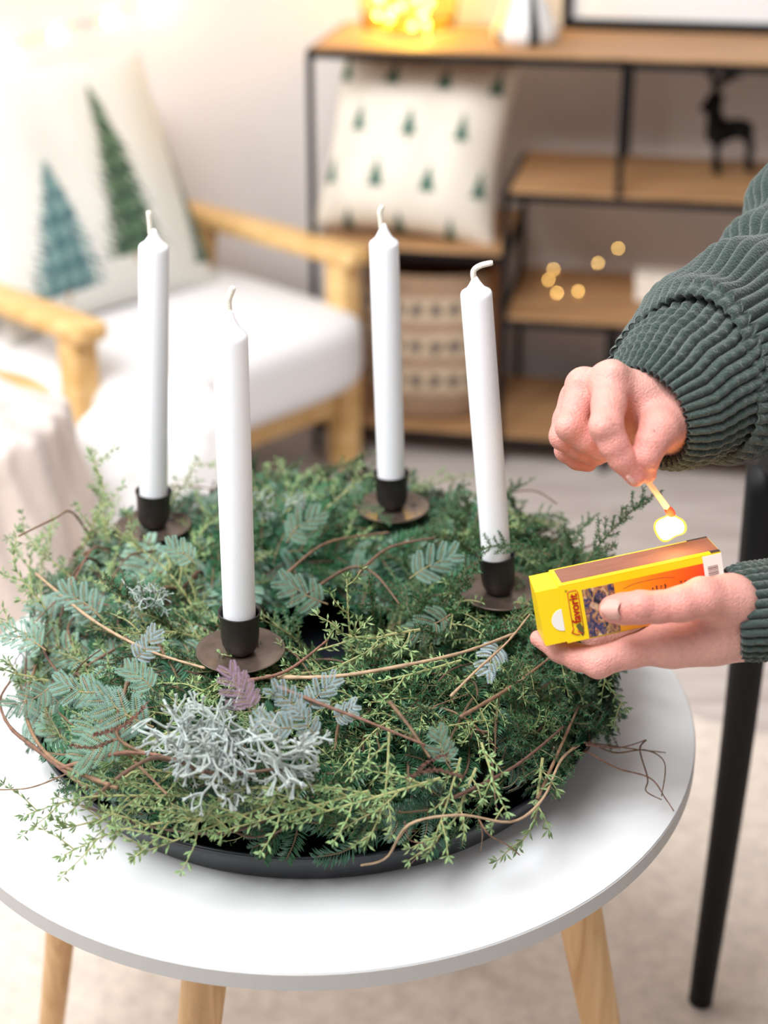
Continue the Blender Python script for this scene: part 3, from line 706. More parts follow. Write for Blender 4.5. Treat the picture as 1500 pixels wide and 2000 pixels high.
def pose(name, filler):
    phi = rng.uniform(0, 2*math.pi); psi = rng.uniform(math.radians(-14), math.radians(158)); p, n, t, o = surf(phi, psi, .012 if filler else rng.uniform(-.004, .012))
    low = max(0, math.cos(psi))
    d = t*rng.normal(.75, .35)+o*rng.normal(.25, .4)+n*rng.uniform(-.08, .26)
    if name == 'vine_twig': d = t*rng.choice((-1, 1))+o*rng.normal(0, .35)+n*rng.normal(.02, .06)
    if name == 'thyme_sprig' : d = t*rng.normal(.8, .3)+o*rng.normal(.2, .35)+n*rng.uniform(.02, .3)
    if name == 'heath_sprig': d = t*rng.normal(.4, .6)+o*rng.normal(.2, .5)+n*rng.uniform(.02, .42)
    if psi < math.radians(15): d = d+SZ*.25
    d = d/np.linalg.norm(d); sc = rng.uniform(*SC[name])
    return p-d*.018*sc, d, n+rng.normal(0, .22, 3), sc, phi
count = {}
TLEN = dict(fir_sprig=.075, acacia_leaf=.045, thyme_sprig=.13, heath_sprig=.10, vine_twig=.15, catkin=.04)
PLATES = [at_d(470, 1275, 1.087), at_d(300, 1030, 1.285), at_d(766, 994, 1.31), at_d(975, 1158, 1.17)]
def draw(phi): 
    q = WT[zone(phi)]; return rng.choice(list(q), p=np.array(list(q.values()))/sum(q.values()))
fillV, fillF, fillM, fn = [], [], [], 0
fmats = ['fir', 'fir_stem', 'acacia', 'acacia_stem', 'green_leaf', 'green_stem', 'heath', 'heath_stem']
KM = dict(fir_sprig=0, acacia_leaf=2, thyme_sprig=4, heath_sprig=6)
for i in range(1500):
    while True:
        pos, d, up, sc, phi = pose('fir_sprig', i >= 1130); name = draw(phi)
        pos, d, up, sc, ph2 = pose(name, i >= 1130)
        if zone(ph2) != zone(phi): continue
        L = TLEN[name]*sc; tip = pos+d*L; ok = (tip[2] > TZ+.034 and math.hypot(tip[0]-WC[0], tip[1]-WC[1]) < .243) or name == 'acacia_leaf'
        for c in PLATES:
            for f in (0, .25, .5, .75, 1):
                q = pos+d*L*f-c
                if math.hypot(q[0], q[1]) < .040 and q[2] > -.006: ok = False
                r2 = (pos+d*L*f-CC); dc = c-CC; sv2 = r2-dc*(r2@dc)/(dc@dc)
                if np.linalg.norm(sv2) < .020 and np.linalg.norm(r2) < np.linalg.norm(dc)-.01 and q[2] > -.045: ok = False
        if ok: break
    if i >= 1130:
        if name not in KM: name = 'fir_sprig'
    elif count.get(name, 0) >= 285: continue
    if i >= 1130:
        me, V, F, mi = KINDS[name][rng.integers(len(KINDS[name]))]; Fm = frame(d, up)*sc
        fillV.append(V@Fm.T+pos); fillF.append((F, fn)); fillM += [KM[name]+q for q in mi]; fn += len(V)
    else:
        count[name] = count.get(name, 0)+1; place(name, pos, d, up, sc)
V = np.vstack(fillV); V[:, 2] = np.maximum(V[:, 2], TZ+.006); F = [tuple(q+o for q in f) for Fs, o in fillF for f in Fs]
tag(part('filler_greenery', V, F, [M[q] for q in fmats], wr, False, fillM), kind='stuff')

# sprigs one can point to in the picture: base and tip by their places in space
TL = dict(thyme_sprig=.13, heath_sprig=.10, acacia_leaf=.045, silver_acacia_leaf=.045, purple_acacia_leaf=.045, fir_sprig=.075, catkin=.04)
def hero_t(A, d, up):
    l = np.linalg.norm(d); v = int(np.argmin([abs(q-l)+.004*rng.random() for q in TYL])); return place('thyme_sprig', A, d, up if up is not None else CC-A, l/TYL[v], v)
def hero(name, b, t, up=None, var=None, wide=1.):
    A, B = at_d(*b), at_d(*t); d = B-A; return place(name, A, d, up if up is not None else CC-A, np.linalg.norm(d)/TL[name]*wide, var) if name != 'thyme_sprig' else hero_t(A, d, up)
for b, t in (((150, 1090, 1.27), (172, 886, 1.26)), ((60, 1180, 1.22), (55, 1050, 1.24)), ((215, 1060, 1.28), (200, 965, 1.29)), ((330, 990, 1.31), (400, 915, 1.33)), ((640, 990, 1.30), (735, 905, 1.31)), ((690, 1300, 1.12), (682, 1132, 1.10)), ((560, 1000, 1.3), (640, 945, 1.32)), ((95, 1330, 1.1), (-15, 1290, 1.1)), ((80, 1250, 1.12), (-25, 1180, 1.13)), ((90, 1190, 1.16), (5, 1085, 1.17)), ((140, 1130, 1.2), (40, 1030, 1.22)), ((270, 1080, 1.24), (255, 1005, 1.24))):
    hero('thyme_sprig', b, t)
for b, t in (((1120, 1130, 1.16), (1243, 968, 1.15)), ((1085, 1120, 1.19), (1142, 1012, 1.2)), ((1075, 1085, 1.16), (950, 1038, 1.135)), ((1020, 1040, 1.25), (1090, 1000, 1.28)), ((690, 985, 1.30), (760, 1010, 1.28)), ((1010, 1210, 1.1), (1090, 1120, 1.09)), ((1110, 1400, 1.1), (1180, 1300, 1.11))):
    hero('heath_sprig', b, t)
for b, t in (((390, 1555, 1.0), (45, 1610, .99)), ((470, 1590, .99), (120, 1690, .98)), ((350, 1500, 1.02), (110, 1590, 1.0)), ((560, 1560, .99), (260, 1665, .975)), ((720, 1545, .985), (420, 1620, .97)), ((860, 1520, .985), (560, 1600, .97)), ((640, 1540, .98), (370, 1630, .965)), ((450, 1530, 1.0), (180, 1570, 1.0)),
             ((760, 1420, .99), (690, 1640, .975)), ((900, 1480, .99), (832, 1668, .98)), ((930, 1500, 1.), (868, 1655, .985)), ((1060, 1480, 1.03), (1040, 1660, 1.02)), ((1150, 1270, 1.1), (1195, 1390, 1.09)), ((940, 1450, .99), (960, 1590, .985)), ((330, 1430, 1.03), (210, 1480, 1.02)),
             ((760, 1250, 1.07), (560, 1290, 1.05)), ((820, 1230, 1.08), (660, 1260, 1.06)), ((900, 1290, 1.05), (720, 1330, 1.03)), ((620, 1270, 1.08), (760, 1225, 1.07))):
    hero('thyme_sprig', b, t)
SVL = 'silver grey sprig'
for i, (x, y, d) in enumerate(((370, 1430, .985), (440, 1460, .972), (505, 1440, .972), (415, 1385, .99), (345, 1405, .99), (465, 1490, .97), (395, 1480, .975), (525, 1465, .975), (450, 1425, .975), (340, 1470, .98), (420, 1510, .968), (550, 1450, .975), (320, 1440, .99))):
    a = rng.uniform(0, 6.3); dv = CR*math.cos(a)+CU*math.sin(a)*.8-CF*.1; A = at_d(x, y, d)-dv*.018; place('silver_sprig', A, dv, -CF+rng.normal(0, .2, 3), rng.uniform(.92, 1.12), i % 5)
for x, y, d in ((275, 1165, 1.13), (300, 1180, 1.12), (520, 975, 1.29), (560, 985, 1.28), (250, 1150, 1.14), (940, 985, 1.27)):
    a = rng.uniform(0, 6.3); dv = CR*math.cos(a)+CU*math.sin(a)*.8; place('silver_sprig', at_d(x, y, d)-dv*.01, dv, -CF, .5)
for b, t in (((590, 1400, 1.0), (540, 1350, .995)), ((600, 1385, 1.0), (640, 1330, 1.0)), ((580, 1420, .99), (510, 1400, .985)), ((650, 1400, 1.0), (690, 1380, .99)), ((620, 1440, .985), (580, 1395, .98)), ((980, 1260, 1.08), (950, 1310, 1.06)), ((260, 1290, 1.06), (300, 1240, 1.06))):
    hero('silver_acacia_leaf', b, t)
hero('purple_acacia_leaf', (490, 1390, .985), (445, 1325, .985)); hero('purple_acacia_leaf', (500, 1385, .985), (470, 1335, .985))
for b, t in (((250, 1440, 1.01), (150, 1475, 1.0)), ((230, 1400, 1.02), (155, 1430, 1.01)), ((300, 1420, 1.01), (200, 1380, 1.01)), ((200, 1350, 1.05), (120, 1330, 1.05)), ((100, 1340, 1.08), (30, 1380, 1.07)), ((880, 1490, .98), (860, 1430, .975)), ((300, 1350, 1.02), (250, 1300, 1.02)), ((380, 1100, 1.16), (330, 1060, 1.16)), ((640, 1180, 1.15), (560, 1150, 1.15)), ((560, 1060, 1.24), (620, 1010, 1.24)), ((800, 1130, 1.17), (870, 1080, 1.17)), ((880, 1200, 1.12), (820, 1240, 1.1)), ((200, 1210, 1.12), (130, 1160, 1.13)), ((90, 1270, 1.1), (20, 1240, 1.11))):
    hero('acacia_leaf', b, t)
for b, t in (((290, 1370, 1.0), (190, 1440, .99)), ((800, 1530, .97), (870, 1470, .97)), ((790, 1520, .97), (900, 1510, .97)), ((270, 1330, 1.03), (240, 1290, 1.03)), ((230, 1440, .99), (140, 1460, .99))): hero('catkin', b, t)
# loose vines and stray stems
def vine(name, pts, r0, r1, m, n=40):
    P = smooth_path([at_d(*q) for q in pts], n); r = np.linspace(r0, r1, n)*(1+.10*rng.normal(size=n)); return part(name, *tube(P, r, 7), m, wr)
vine('pale_stick', ((520, 1322, 1.035), (640, 1322, 1.02), (760, 1305, 1.02), (900, 1275, 1.04), (1010, 1235, 1.07)), .0015, .0010, M['twig_pale'])
vine('pale_stick', ((880, 1360, 1.0), (930, 1310, 1.02), (990, 1255, 1.05), (1035, 1200, 1.09)), .0010, .0007, M['twig_pale'])
vine('pale_stick', ((70, 1120, 1.18), (180, 1210, 1.1), (290, 1270, 1.06), (400, 1305, 1.03)), .0012, .0009, M['twig_pale'])
vine('root_strand', ((1130, 1455, 1.08), (1095, 1485, 1.05), (1060, 1560, 1.01), (1000, 1605, .99), (900, 1592, .975), (800, 1610, .965), (755, 1675, .985), (705, 1690, .995)), .0010, .0008, M['twig_pale'])
vine('root_strand', ((790, 1605, .966), (800, 1640, .985), (830, 1652, .985), (800, 1690, 1.0)), .0005, .0003, M['twig'])
vine('root_strand', ((935, 1600, .98), (955, 1630, .98), (990, 1650, 1.0), (1015, 1670, 1.02)), .0006, .0004, M['twig'])
vine('root_strand', ((935, 1595, .98), (942, 1630, .99), (938, 1665, 1.01)), .0005, .0003, M['twig'])
vine('root_strand', ((150, 1500, 1.03), (110, 1520, 1.05), (50, 1540, 1.06), (-30, 1542, 1.06)), .0006, .0005, M['twig'])
for pts in (((1140, 1450, 1.09), (1180, 1455, 1.12), (1230, 1462, 1.13), (1300, 1470, 1.13)), ((1145, 1455, 1.09), (1210, 1460, 1.12), (1262, 1445, 1.12)), ((1262, 1445, 1.12), (1250, 1465, 1.12), (1265, 1520, 1.11), (1262, 1545, 1.10), (1292, 1562, 1.10)), ((1150, 1470, 1.09), (1205, 1500, 1.10), (1270, 1520, 1.11), (1300, 1560, 1.1), (1316, 1584, 1.09)), ((1150, 1448, 1.1), (1200, 1470, 1.12), (1260, 1465, 1.12), (1298, 1490, 1.11), (1292, 1555, 1.095))):
    vine('root_strand', pts, .0007, .0004, M['twig'])
for pts in (((170, 1540, 1.0), (80, 1470, 1.04), (20, 1420, 1.09), (0, 1370, 1.13), (20, 1330, 1.15)), ((230, 1540, .99), (100, 1480, 1.03), (50, 1390, 1.08), (70, 1300, 1.12)), ((180, 1560, 1.0), (300, 1480, .98), (420, 1510, .97), (560, 1500, .97)), ((120, 1500, 1.02), (240, 1470, 1.0), (330, 1480, .98), (400, 1510, .97)), ((250, 1330, 1.03), (230, 1400, 1.01), (240, 1450, 1.0), (340, 1490, .98))):
    vine('vine_twig', pts, .0016, .0010, M['twig'])
for pts in (((560, 1120, 1.18), (640, 1060, 1.22), (760, 1040, 1.24)), ((600, 1160, 1.16), (680, 1110, 1.19), (730, 1120, 1.17), (780, 1180, 1.13)), ((700, 1120, 1.17), (760, 1070, 1.2), (850, 1050, 1.21)), ((540, 1340, 1.01), (640, 1380, .99), (720, 1410, .98), (830, 1455, .97)), ((760, 1370, .99), (800, 1420, .98), (840, 1480, .97)), ((480, 1330, 1.02), (560, 1310, 1.03), (640, 1250, 1.06)), ((900, 1400, 1.0), (1000, 1340, 1.04), (1080, 1280, 1.08)), ((860, 1570, .98), (1000, 1500, 1.01), (1100, 1420, 1.06)), ((1050, 1560, 1.02), (1090, 1470, 1.05), (1130, 1380, 1.09))):
    vine('vine_twig', pts, .0014, .0008, M['twig'])
# ------------------------------------------------------------------ candles in their holders
def candle_set(base_px, plate_d, bot_px, sh_px, tip_px, wick, rad, labels):
    """base_px: plate centre; bot_px: where the candle leaves the cup; sh_px/tip_px: shoulder and tip of the wax; wick: pixels of the wick"""
    c = at_d(*base_px, plate_d); Y = c[1]
    k = rad/.0116
    hd = empty('candle_holder', tuple(c), labels[0], 'candle holder', 'black candle holders on the wreath')
    b = at_y(*bot_px, Y-.004); t = at_y(*sh_px, Y-.004); ax = t-b; ax /= np.linalg.norm(ax)
    cx = ax*.5+SZ*.5; cx /= np.linalg.norm(cx)
    part('plate', *lathe([(0, -.0008), (.028, .0006), (.0312, .0022), (.0316, .0030), (.0312, .0034), (.028, .0020), (.012, .0008), (0, .0006)], 72, c), M['plate'], hd)
    part('cup', *lathe([(0, 0), (.0075*k, 0), (.0105*k, .003), (.0126*k, .008), (.0134*k, .014), (.0136*k, .024), (.0139*k, .029), (.0148*k, .0325), (.0150*k, .0335), (.0143*k, .0335), (.0131*k, .029), (.0128*k, .014), (.010*k, .0065), (0, .006)], 56, c+SZ*.0006, ax), M['holder'], hd)
    part('spike', *lathe([(0, -.045), (.0012, -.038), (.0022, -.001), (0, -.001)], 14, c), M['holder'], hd)
    foot = c+SZ*.0006+ax*.0075; L = np.linalg.norm(t-foot); tp = at_y(*tip_px, Y-.004); H = np.linalg.norm(tp-foot)
    cn = empty('candle', tuple(foot), labels[1], 'candle', 'white taper candles in the wreath'); r = rad
    a = .82*r
    prof = [(0, 0), (r*.93, .0005), (r*.965, .004), (r*.975, .03), (r, L*.6), (r, L-.002), (r*.99, L-.0003), (r*.93, L+.0014)]
    for f in (.2, .4, .6, .8, 1.): prof.append((r*(.93-.79*f**.58), L+.0014+(H-L-.0014)*f))
    prof.append((0, H+.0004))
    part('wax_body', *lathe(prof, 56, foot, t-foot), M['wax'], cn)
    W = [tp-ax*.004]+[at_y(*q, Y-.004) for q in wick]; P = smooth_path(W, 16)
    part('wick', *tube(P, np.r_[np.full(14, .0021), .0020, .0015], 9), M['wick'], cn)
candle_set((470, 1275), 1.087, (466, 1225), (449, 655), (448, 603), ((446, 590), (450, 575), (456, 560)), .0117,
           ('black holder with a round drip plate, nearest at the front of the wreath', 'white taper candle standing nearest at the front of the wreath, short upright wick'))
candle_set((300, 1030), 1.285, (300, 985), (300, 482), (294, 447), ((293, 440), (292, 430), (290, 412)), .0118,
           ('black holder at the left rear of the wreath, before the white pouf', 'white taper candle at the left rear of the wreath, in front of the armchair'))
candle_set((766, 994), 1.31, (763, 950), (750, 475), (745, 437), ((743, 425), (742, 415), (747, 402)), .0118,
           ('black holder at the back of the wreath, half hidden by greenery', 'white taper candle at the back of the wreath, before the basket'))
candle_set((975, 1158), 1.17, (972, 1105), (930, 572), (926, 540), ((925, 530), (938, 519), (963, 513)), .0112,
           ('black holder with wide plate on the right of the wreath, behind the matchbox', 'leaning white taper candle on the right of the wreath, wick bent sideways'))
# ------------------------------------------------------------------ matchbox
BO = np.array([.1187, .8583, .6363])
BM_ = np.array([[.9781, -.0996, -.183], [.1245, .9837, .13], [.167, -.1499, .9745]])
BL, BW, BH, BE = .1076, .030, .0402, .0143
def bp(u, v, z): return BO+BM_@np.array([u, v, z])
M['yellow'] = mat('yellow_card', (.90, .62, .004), .35, spec=.5)
M['redprint'] = mat('red_print', (.62, .03, .015), .4)
M['darkprint'] = mat('dark_print', (.03, .02, .02), .5)
M['whitecard'] = mat('white_card', (.80, .76, .72), .5)
def grad_mat():
    m = bpy.data.materials.new('orange_gradient_print'); m.use_nodes = True; N = m.node_tree.nodes; L = m.node_tree.links; b = N['Principled BSDF']; b.inputs['Roughness'].default_value = .35
    g = N.new('ShaderNodeTexCoord'); s = N.new('ShaderNodeSeparateXYZ'); r = N.new('ShaderNodeValToRGB'); L.new(g.outputs['UV'], s.inputs[0]); L.new(s.outputs[0], r.inputs[0]); L.new(r.outputs[0], b.inputs['Base Color'])
    e = r.color_ramp.elements; e[0].position = 0; e[0].color = (.88, .38, .01, 1); e[1].position = 1; e[1].color = (.80, .045, .008, 1); k = e.new(.45); k.color = (.88, .20, .008, 1); return m
M['orange'] = grad_mat()
def strip_mat():
    m = bpy.data.materials.new('striking_surface'); m.use_nodes = True; N = m.node_tree.nodes; L = m.node_tree.links; b = N['Principled BSDF']; b.inputs['Roughness'].default_value = .55
    g = N.new('ShaderNodeTexCoord'); mp = N.new('ShaderNodeMapping'); mp.inputs['Scale'].default_value = (3, 60, 1); t = N.new('ShaderNodeTexNoise'); t.inputs['Scale'].default_value = 1.5; t.inputs['Detail'].default_value = 5; t.inputs['Distortion'].default_value = .8
    r = N.new('ShaderNodeValToRGB'); L.new(g.outputs['UV'], mp.inputs[0]); L.new(mp.outputs[0], t.inputs[0]); L.new(t.outputs[0], r.inputs[0]); L.new(r.outputs[0], b.inputs['Base Color'])
    e = r.color_ramp.elements; e[0].position = .3; e[0].color = (.12, .045, .03, 1); e[1].position = .7; e[1].color = (.30, .12, .08, 1); return m
M['strike'] = strip_mat()
def photo_mat():
    m = bpy.data.materials.new('photo_print'); m.use_nodes = True; N = m.node_tree.nodes; L = m.node_tree.links; b = N['Principled BSDF']; b.inputs['Roughness'].default_value = .35
    g = N.new('ShaderNodeTexCoord'); v = N.new('ShaderNodeTexVoronoi'); v.inputs['Scale'].default_value = 6; t = N.new('ShaderNodeTexNoise'); t.inputs['Scale'].default_value = 5; t.inputs['Detail'].default_value = 8; t.inputs['Distortion'].default_value = 1.2
    r = N.new('ShaderNodeValToRGB'); L.new(g.outputs['UV'], t.inputs[0]); L.new(g.outputs['UV'], v.inputs[0]); L.new(t.outputs[0], r.inputs[0])
    e = r.color_ramp.elements; e[0].position = .36; e[0].color = (.02, .015, .025, 1); e[1].position = .66; e[1].color = (.55, .38, .26, 1)
    for p, c in ((.44, (.05, .055, .13, 1)), (.50, (.25, .11, .05, 1)), (.57, (.42, .22, .10, 1))): k = e.new(p); k.color = c
    mx = N.new('ShaderNodeMix'); mx.data_type = 'RGBA'; mx.blend_type = 'SOFT_LIGHT'; mx.inputs[0].default_value = .12; L.new(r.outputs[0], mx.inputs[6]); L.new(v.outputs['Color'], mx.inputs[7]); L.new(mx.outputs[2], b.inputs['Base Color']); return m
M['photo'] = photo_mat()
mbx = empty('matchbox', tuple(bp(BL/2, BW/2, 0)), 'long yellow and orange matchbox lettered favorit, held in the lower hand', 'matchbox')
def bpart(name, u0, u1, v0, v1, z0, z1, m, bev=0., uv=None, root=None):
    V, F = box(bp((u0+u1)/2, (v0+v1)/2, (z0+z1)/2), (u1-u0, v1-v0, z1-z0), BM_, bev); o = part(name, V, F, m, root or mbx, smooth=False)
    if uv:
        L = np.linalg.inv(BM_)@(V-BO).T; L = L.T; l = o.data.uv_layers.new(name='UV'); lo = [u0, v0, z0]; hi = [u1, v1, z1]
        for lp in o.data.loops:
            q = L[lp.vertex_index]; l.data[lp.index].uv = ((q[uv[0]]-lo[uv[0]])/(hi[uv[0]]-lo[uv[0]]), (q[uv[1]]-lo[uv[1]])/(hi[uv[1]]-lo[uv[1]]))
    return o
e = .0006
sl = MB()
for c in ((0, BL, 0, e, 0, BH), (0, BL, BW-e, BW, 0, BH), (0, BL, 0, BW, 0, e), (0, BL, 0, BW, BH-e, BH)):
    sl.add(*box(bp((c[0]+c[1])/2, (c[2]+c[3])/2, (c[4]+c[5])/2), (c[1]-c[0], c[3]-c[2], c[5]-c[4]), BM_, .0002))
V, F = sl.out(); part('sleeve', V, F, M['yellow'], mbx, smooth=False)
# inner drawer: tapered end flap
du = [(-BE, .0012, .0010), (-BE, BW-.0010, .0010), (-BE+.0006, BW-.001, BH-.0008), (-BE-.0008, .0010, BH-.0012)]; q0 = [bp(*a) for a in du]; q1 = [bp(BL-.002, a[1], a[2]) for a in du]
part('drawer', np.array(q0+q1), [(3, 2, 1, 0), (4, 5, 6, 7), (0, 1, 5, 4), (1, 2, 6, 5), (2, 3, 7, 6), (3, 0, 4, 7)], M['yellow'], mbx, smooth=False)
hv = [bp(-.0002, .0008, .0165)]+[bp(-.0002-.0075*math.sin(t), .0008, .0165-.0075*math.cos(t)) for t in np.linspace(0, math.pi, 24)]
hb = [p+BM_@np.array([0, .0006, 0]) for p in hv]; n = len(hv)
part('thumb_notch', np.array(hv+hb), [tuple(range(n))]+[tuple(range(2*n-1, n-1, -1))]+[(i, i+n, (i+1) % n+n, (i+1) % n) for i in range(n)], M['whitecard'], mbx, smooth=False)
g = .00025
bpart('striking_surface', .003, BL-.0005, .0042, BW-.0022, BH-.0002, BH+g, M['strike'], 0, (0, 1))
bpart('orange_panel', .0355, BL-.0125, -g, .0002, .0005, BH-.0055, M['orange'], 0, (0, 2))
bpart('photo_panel', .0145, .0355, -g*1.4, .0002, .0010, BH-.0058, M['photo'], 0, (0, 2))
bpart('barcode_panel', BL-.0125, BL, -g, .0002, .0005, BH-.001, M['whitecard'], 0)
bpart('barcode_side', BL-.0006, BL+.0001, .0004, BW-.0004, .0005, BH-.001, M['whitecard'], 0)
bpart('corner_print', BL-.014, BL-.0003, BW-.0024, BW-.0001, BH-.0002, BH+g, M['darkprint']); bpart('corner_print', BL-.0065, BL-.0002, .0002, .0042, BH-.0002, BH+g, M['darkprint'])
lines = MB(); x = BL-.0108
for i in range(18):
    wd = (.00028, .00055, .0004)[i*7 % 3]; lines.add(*box(bp(BL-.0066, -g*1.3, BH-.0085-i*.00115), (.0068, .0002, wd), BM_))
V, F = lines.out(); part('barcode', V, F, M['darkprint'], mbx, smooth=False)
txt = MB(); random.seed(3)
for u in (.0420, .0448, .0476, .0504, .0600, .0628, .0656, .0684, .0790, .0818, .0846):
    z = BH-.0135+random.uniform(-.0006, .0006)
    for c in range(26):
        l = random.uniform(.0004, .0008); z -= l+.0003
        if random.random() < .18: z -= .0005
        if z < .004: break
        txt.add(*box(bp(u+random.choice((0, 0, .0002)), -g*1.5, z+l/2), (random.choice((.0009, .0009, .0014)), .00015, l), BM_))
V, F = txt.out(); part('small_print', V, F, M['darkprint'], mbx, smooth=False)
part('print_line', *tube([bp(.0415+.034*t, -g*1.2, BH-.0088-.0022*abs(2*t-1)**3) for t in np.linspace(0, 1, 14)], .00012, 4), M['darkprint'], mbx)
def lettering(name, body, size, u, z, m, off=0.):
    cu = bpy.data.curves.new(name, 'FONT'); cu.body = body; cu.size = size; cu.extrude = .0001; cu.offset = off; cu.align_x = 'LEFT'
    to = bpy.data.objects.new(name, cu); COL.objects.link(to); bpy.context.view_layer.update()
    me = bpy.data.meshes.new_from_object(to.evaluated_get(bpy.context.evaluated_depsgraph_get())); bpy.data.objects.remove(to); bpy.data.curves.remove(cu)
    V = np.array([v.co[:] for v in me.vertices]); F = [list(p.vertices) for p in me.polygons]; bpy.data.meshes.remove(me)
    W = np.array([bp(u-q[1], -g*1.4-.0001, z+q[0]) for q in V]); return part(name, W, F, m, mbx, smooth=False)
lettering('logo_lettering', 'favorit', .0077, .0108, .0128, M['redprint'], .00022)
lettering('registered_mark', '®', .0024, .0052, BH-.0052, M['darkprint'])
fr = [(.0118, .0080), (.0118, .0335), (.0107, .0352), (.0062, .0352), (.0050, .0338), (.0050, .0105)]
part('logo_frame', *tube([bp(a, -g, b) for a, b in fr], .00026, 5), M['redprint'], mbx)
# small emblem under the lettering: dark olive pennant with red and yellow strokes
M['olive'] = mat('olive_print', (.10, .09, .02), .5)
part('emblem', np.array([bp(a, -g*1.5, b) for a, b in ((.0072, .0112), (.0100, .0128), (.0116, .0092), (.0118, .0052), (.0104, .0030), (.0088, .0060))]), [(0, 1, 2, 3, 4, 5)], M['olive'], mbx, smooth=False)
for pts in (((.0052, .0106), (.0050, .0088), (.0036, .0070), (.0066, .0052), (.0086, .0046)), ((.0074, .0078), (.0096, .0056), (.0112, .0048))): part('emblem_stroke', *tube([bp(a, -g*1.6, b) for a, b in pts], .0003, 5), M['redprint'], mbx)

# ------------------------------------------------------------------ person: two hands and the knitted sleeves
ps = empty('person', tuple(at_d(1440, 1000, 1.02)), 'person in a dark green ribbed knit sweater striking a match, only forearms in view', 'person')
SKIN = np.array([.62, .345, .29]); RED = np.array([.60, .20, .165])
def J(x, y, d, r): return (at_d(x, y, d), r/1000)
def hand(fingers, palm, knuck, h, mole=None, grooves=()):
    pts = np.array([p for f in fingers for p, _ in f[0]]+[p for c in palm for p, _ in c]); rmax = .024
    def fn(P):
        d = None
        for c in palm:
            q = chain(P, c, .006); d = q if d is None else smin(d, q, .016)
        out = d
        for f, k in fingers: out = np.minimum(out, 1e3) if out is None else smin(out, smin(d, chain(P, f, .0035), k), .0012)
        for p, r in knuck: out = smin(out, np.linalg.norm(P-p, axis=-1)-r, .006)
        return out
    V, F = surface_nets(fn, pts.min(0)-rmax, pts.max(0)+rmax, h); V = relax(V, F, 2, .45)
    C = np.tile(SKIN, (len(V), 1))
    for f, _ in fingers:
        for i, (p, r) in enumerate(f):
            wt = (.75 if i == len(f)-1 else .42 if 0 < i else .25); s = r*1.25
            k = wt*np.exp(-((V-p)**2).sum(1)/(2*s*s)); C = C+(RED-C)*k[:, None]
    if mole is not None:
        k = np.exp(-((V-V[np.argmin(((V-mole)**2).sum(1))])**2).sum(1)/(2*.0007**2)); C = C*(1-.6*k[:, None])
    for p0, p1, wd, dep in grooves:      # skin creases pressed into the surface near a short line
        ab = p1-p0; t = np.clip(((V-p0)@ab)/(ab@ab), 0, 1); dd = np.linalg.norm(V-p0-t[:, None]*ab, axis=1); k = np.exp(-(dd/wd)**2)
        V = V+(CF*dep)*k[:, None]; C = C*(1-.18*k[:, None])
    return V, F, C
def nail(name, tip, d, up, L, W, root):
    """curved plate: tip point on the skin, d along the finger, up away from the skin"""
    x = np.asarray(d)/np.linalg.norm(d); y = np.cross(up, x); y /= np.linalg.norm(y); z = np.cross(x, y); n, m = 12, 11; V = []
    for i in range(n):
        s = i/(n-1); hw = W/2*(1-.28*max(0, s-.72)/.28-.30*max(0, .18-s)/.18)
        for j in range(m): a = (j/(m-1)-.5)*2; V.append(tip-x*L*(1-s)+y*hw*a-z*(W*.32*a*a)-z*(.0014*max(0, s-.5)**2))
    F = [(i*m+j, (i+1)*m+j, (i+1)*m+j+1, i*m+j+1) for i in range(n-1) for j in range(m-1)]; V = np.array(V); k = len(V)
    V = np.vstack([V, V-z*.0006]); F = F+[tuple(q+k for q in f[::-1]) for f in F]
    return part(name, V, F, M['nail'], root)
# upper hand, pinching the match between thumb and index finger
T1 = J(1241, 932, .977, 6.2); T2 = J(1264, 926, .980, 6.0)
fu = [([J(1192, 744, .997, 12.0), J(1189, 790, .983, 10.9), J(1184, 834, .972, 10.6), J(1199, 868, .972, 9.2), J(1215, 895, .974, 8.6), T1], .010),
      ([J(1138, 752, 1.014, 10.6), J(1127, 795, 1.006, 9.9), J(1116, 834, .998, 10.0), J(1146, 856, 1.0, 9.2), J(1176, 874, 1.004, 8.8), J(1200, 872, 1.012, 8)], .008),
      ([J(1124, 775, 1.032, 10), J(1108, 820, 1.026, 9.3), J(1101, 852, 1.022, 9.3), J(1132, 872, 1.024, 8.6), J(1160, 884, 1.028, 8.4), J(1185, 880, 1.034, 7.6)], .007),
      ([J(1128, 800, 1.050, 9), J(1112, 850, 1.046, 8), J(1106, 880, 1.044, 7.6), J(1128, 896, 1.044, 7.2), J(1148, 903, 1.044, 6.6)], .006),
      ([J(1308, 822, 1.000, 13.5), J(1288, 838, .985, 12.8), J(1272, 866, .978, 10.2), J(1262, 892, .976, 8.8), T2], .011)]
pu = [[J(1192, 746, 1.000, 11.5), J(1255, 768, 1.006, 13), J(1322, 795, 1.016, 15)], [J(1140, 755, 1.018, 10.5), J(1230, 785, 1.026, 13), J(1325, 805, 1.03, 16)], [J(1128, 790, 1.036, 10), J(1220, 815, 1.044, 12), J(1322, 825, 1.036, 16)], [J(1130, 810, 1.050, 9), J(1230, 845, 1.05, 11), J(1318, 842, 1.03, 15)],
      [J(1300, 830, 1.004, 14), J(1330, 815, 1.02, 17), J(1420, 775, 1.075, 24)]]
ku = [(at_d(1196, 727, .990), .0075), (at_d(1137, 741, 1.008), .0062), (at_d(1108, 832, .992), .0052), (at_d(1176, 833, .965), .0048)]
gu = [(at_d(a, b, .961), at_d(c, d, .961), .0007, .0005) for a, b, c, d in ((1160, 818, 1196, 812), (1158, 826, 1200, 819), (1160, 834, 1204, 830), (1195, 880, 1214, 872), (1198, 885, 1218, 877), (1262, 866, 1284, 874), (1261, 873, 1283, 881), (1262, 880, 1282, 887))]
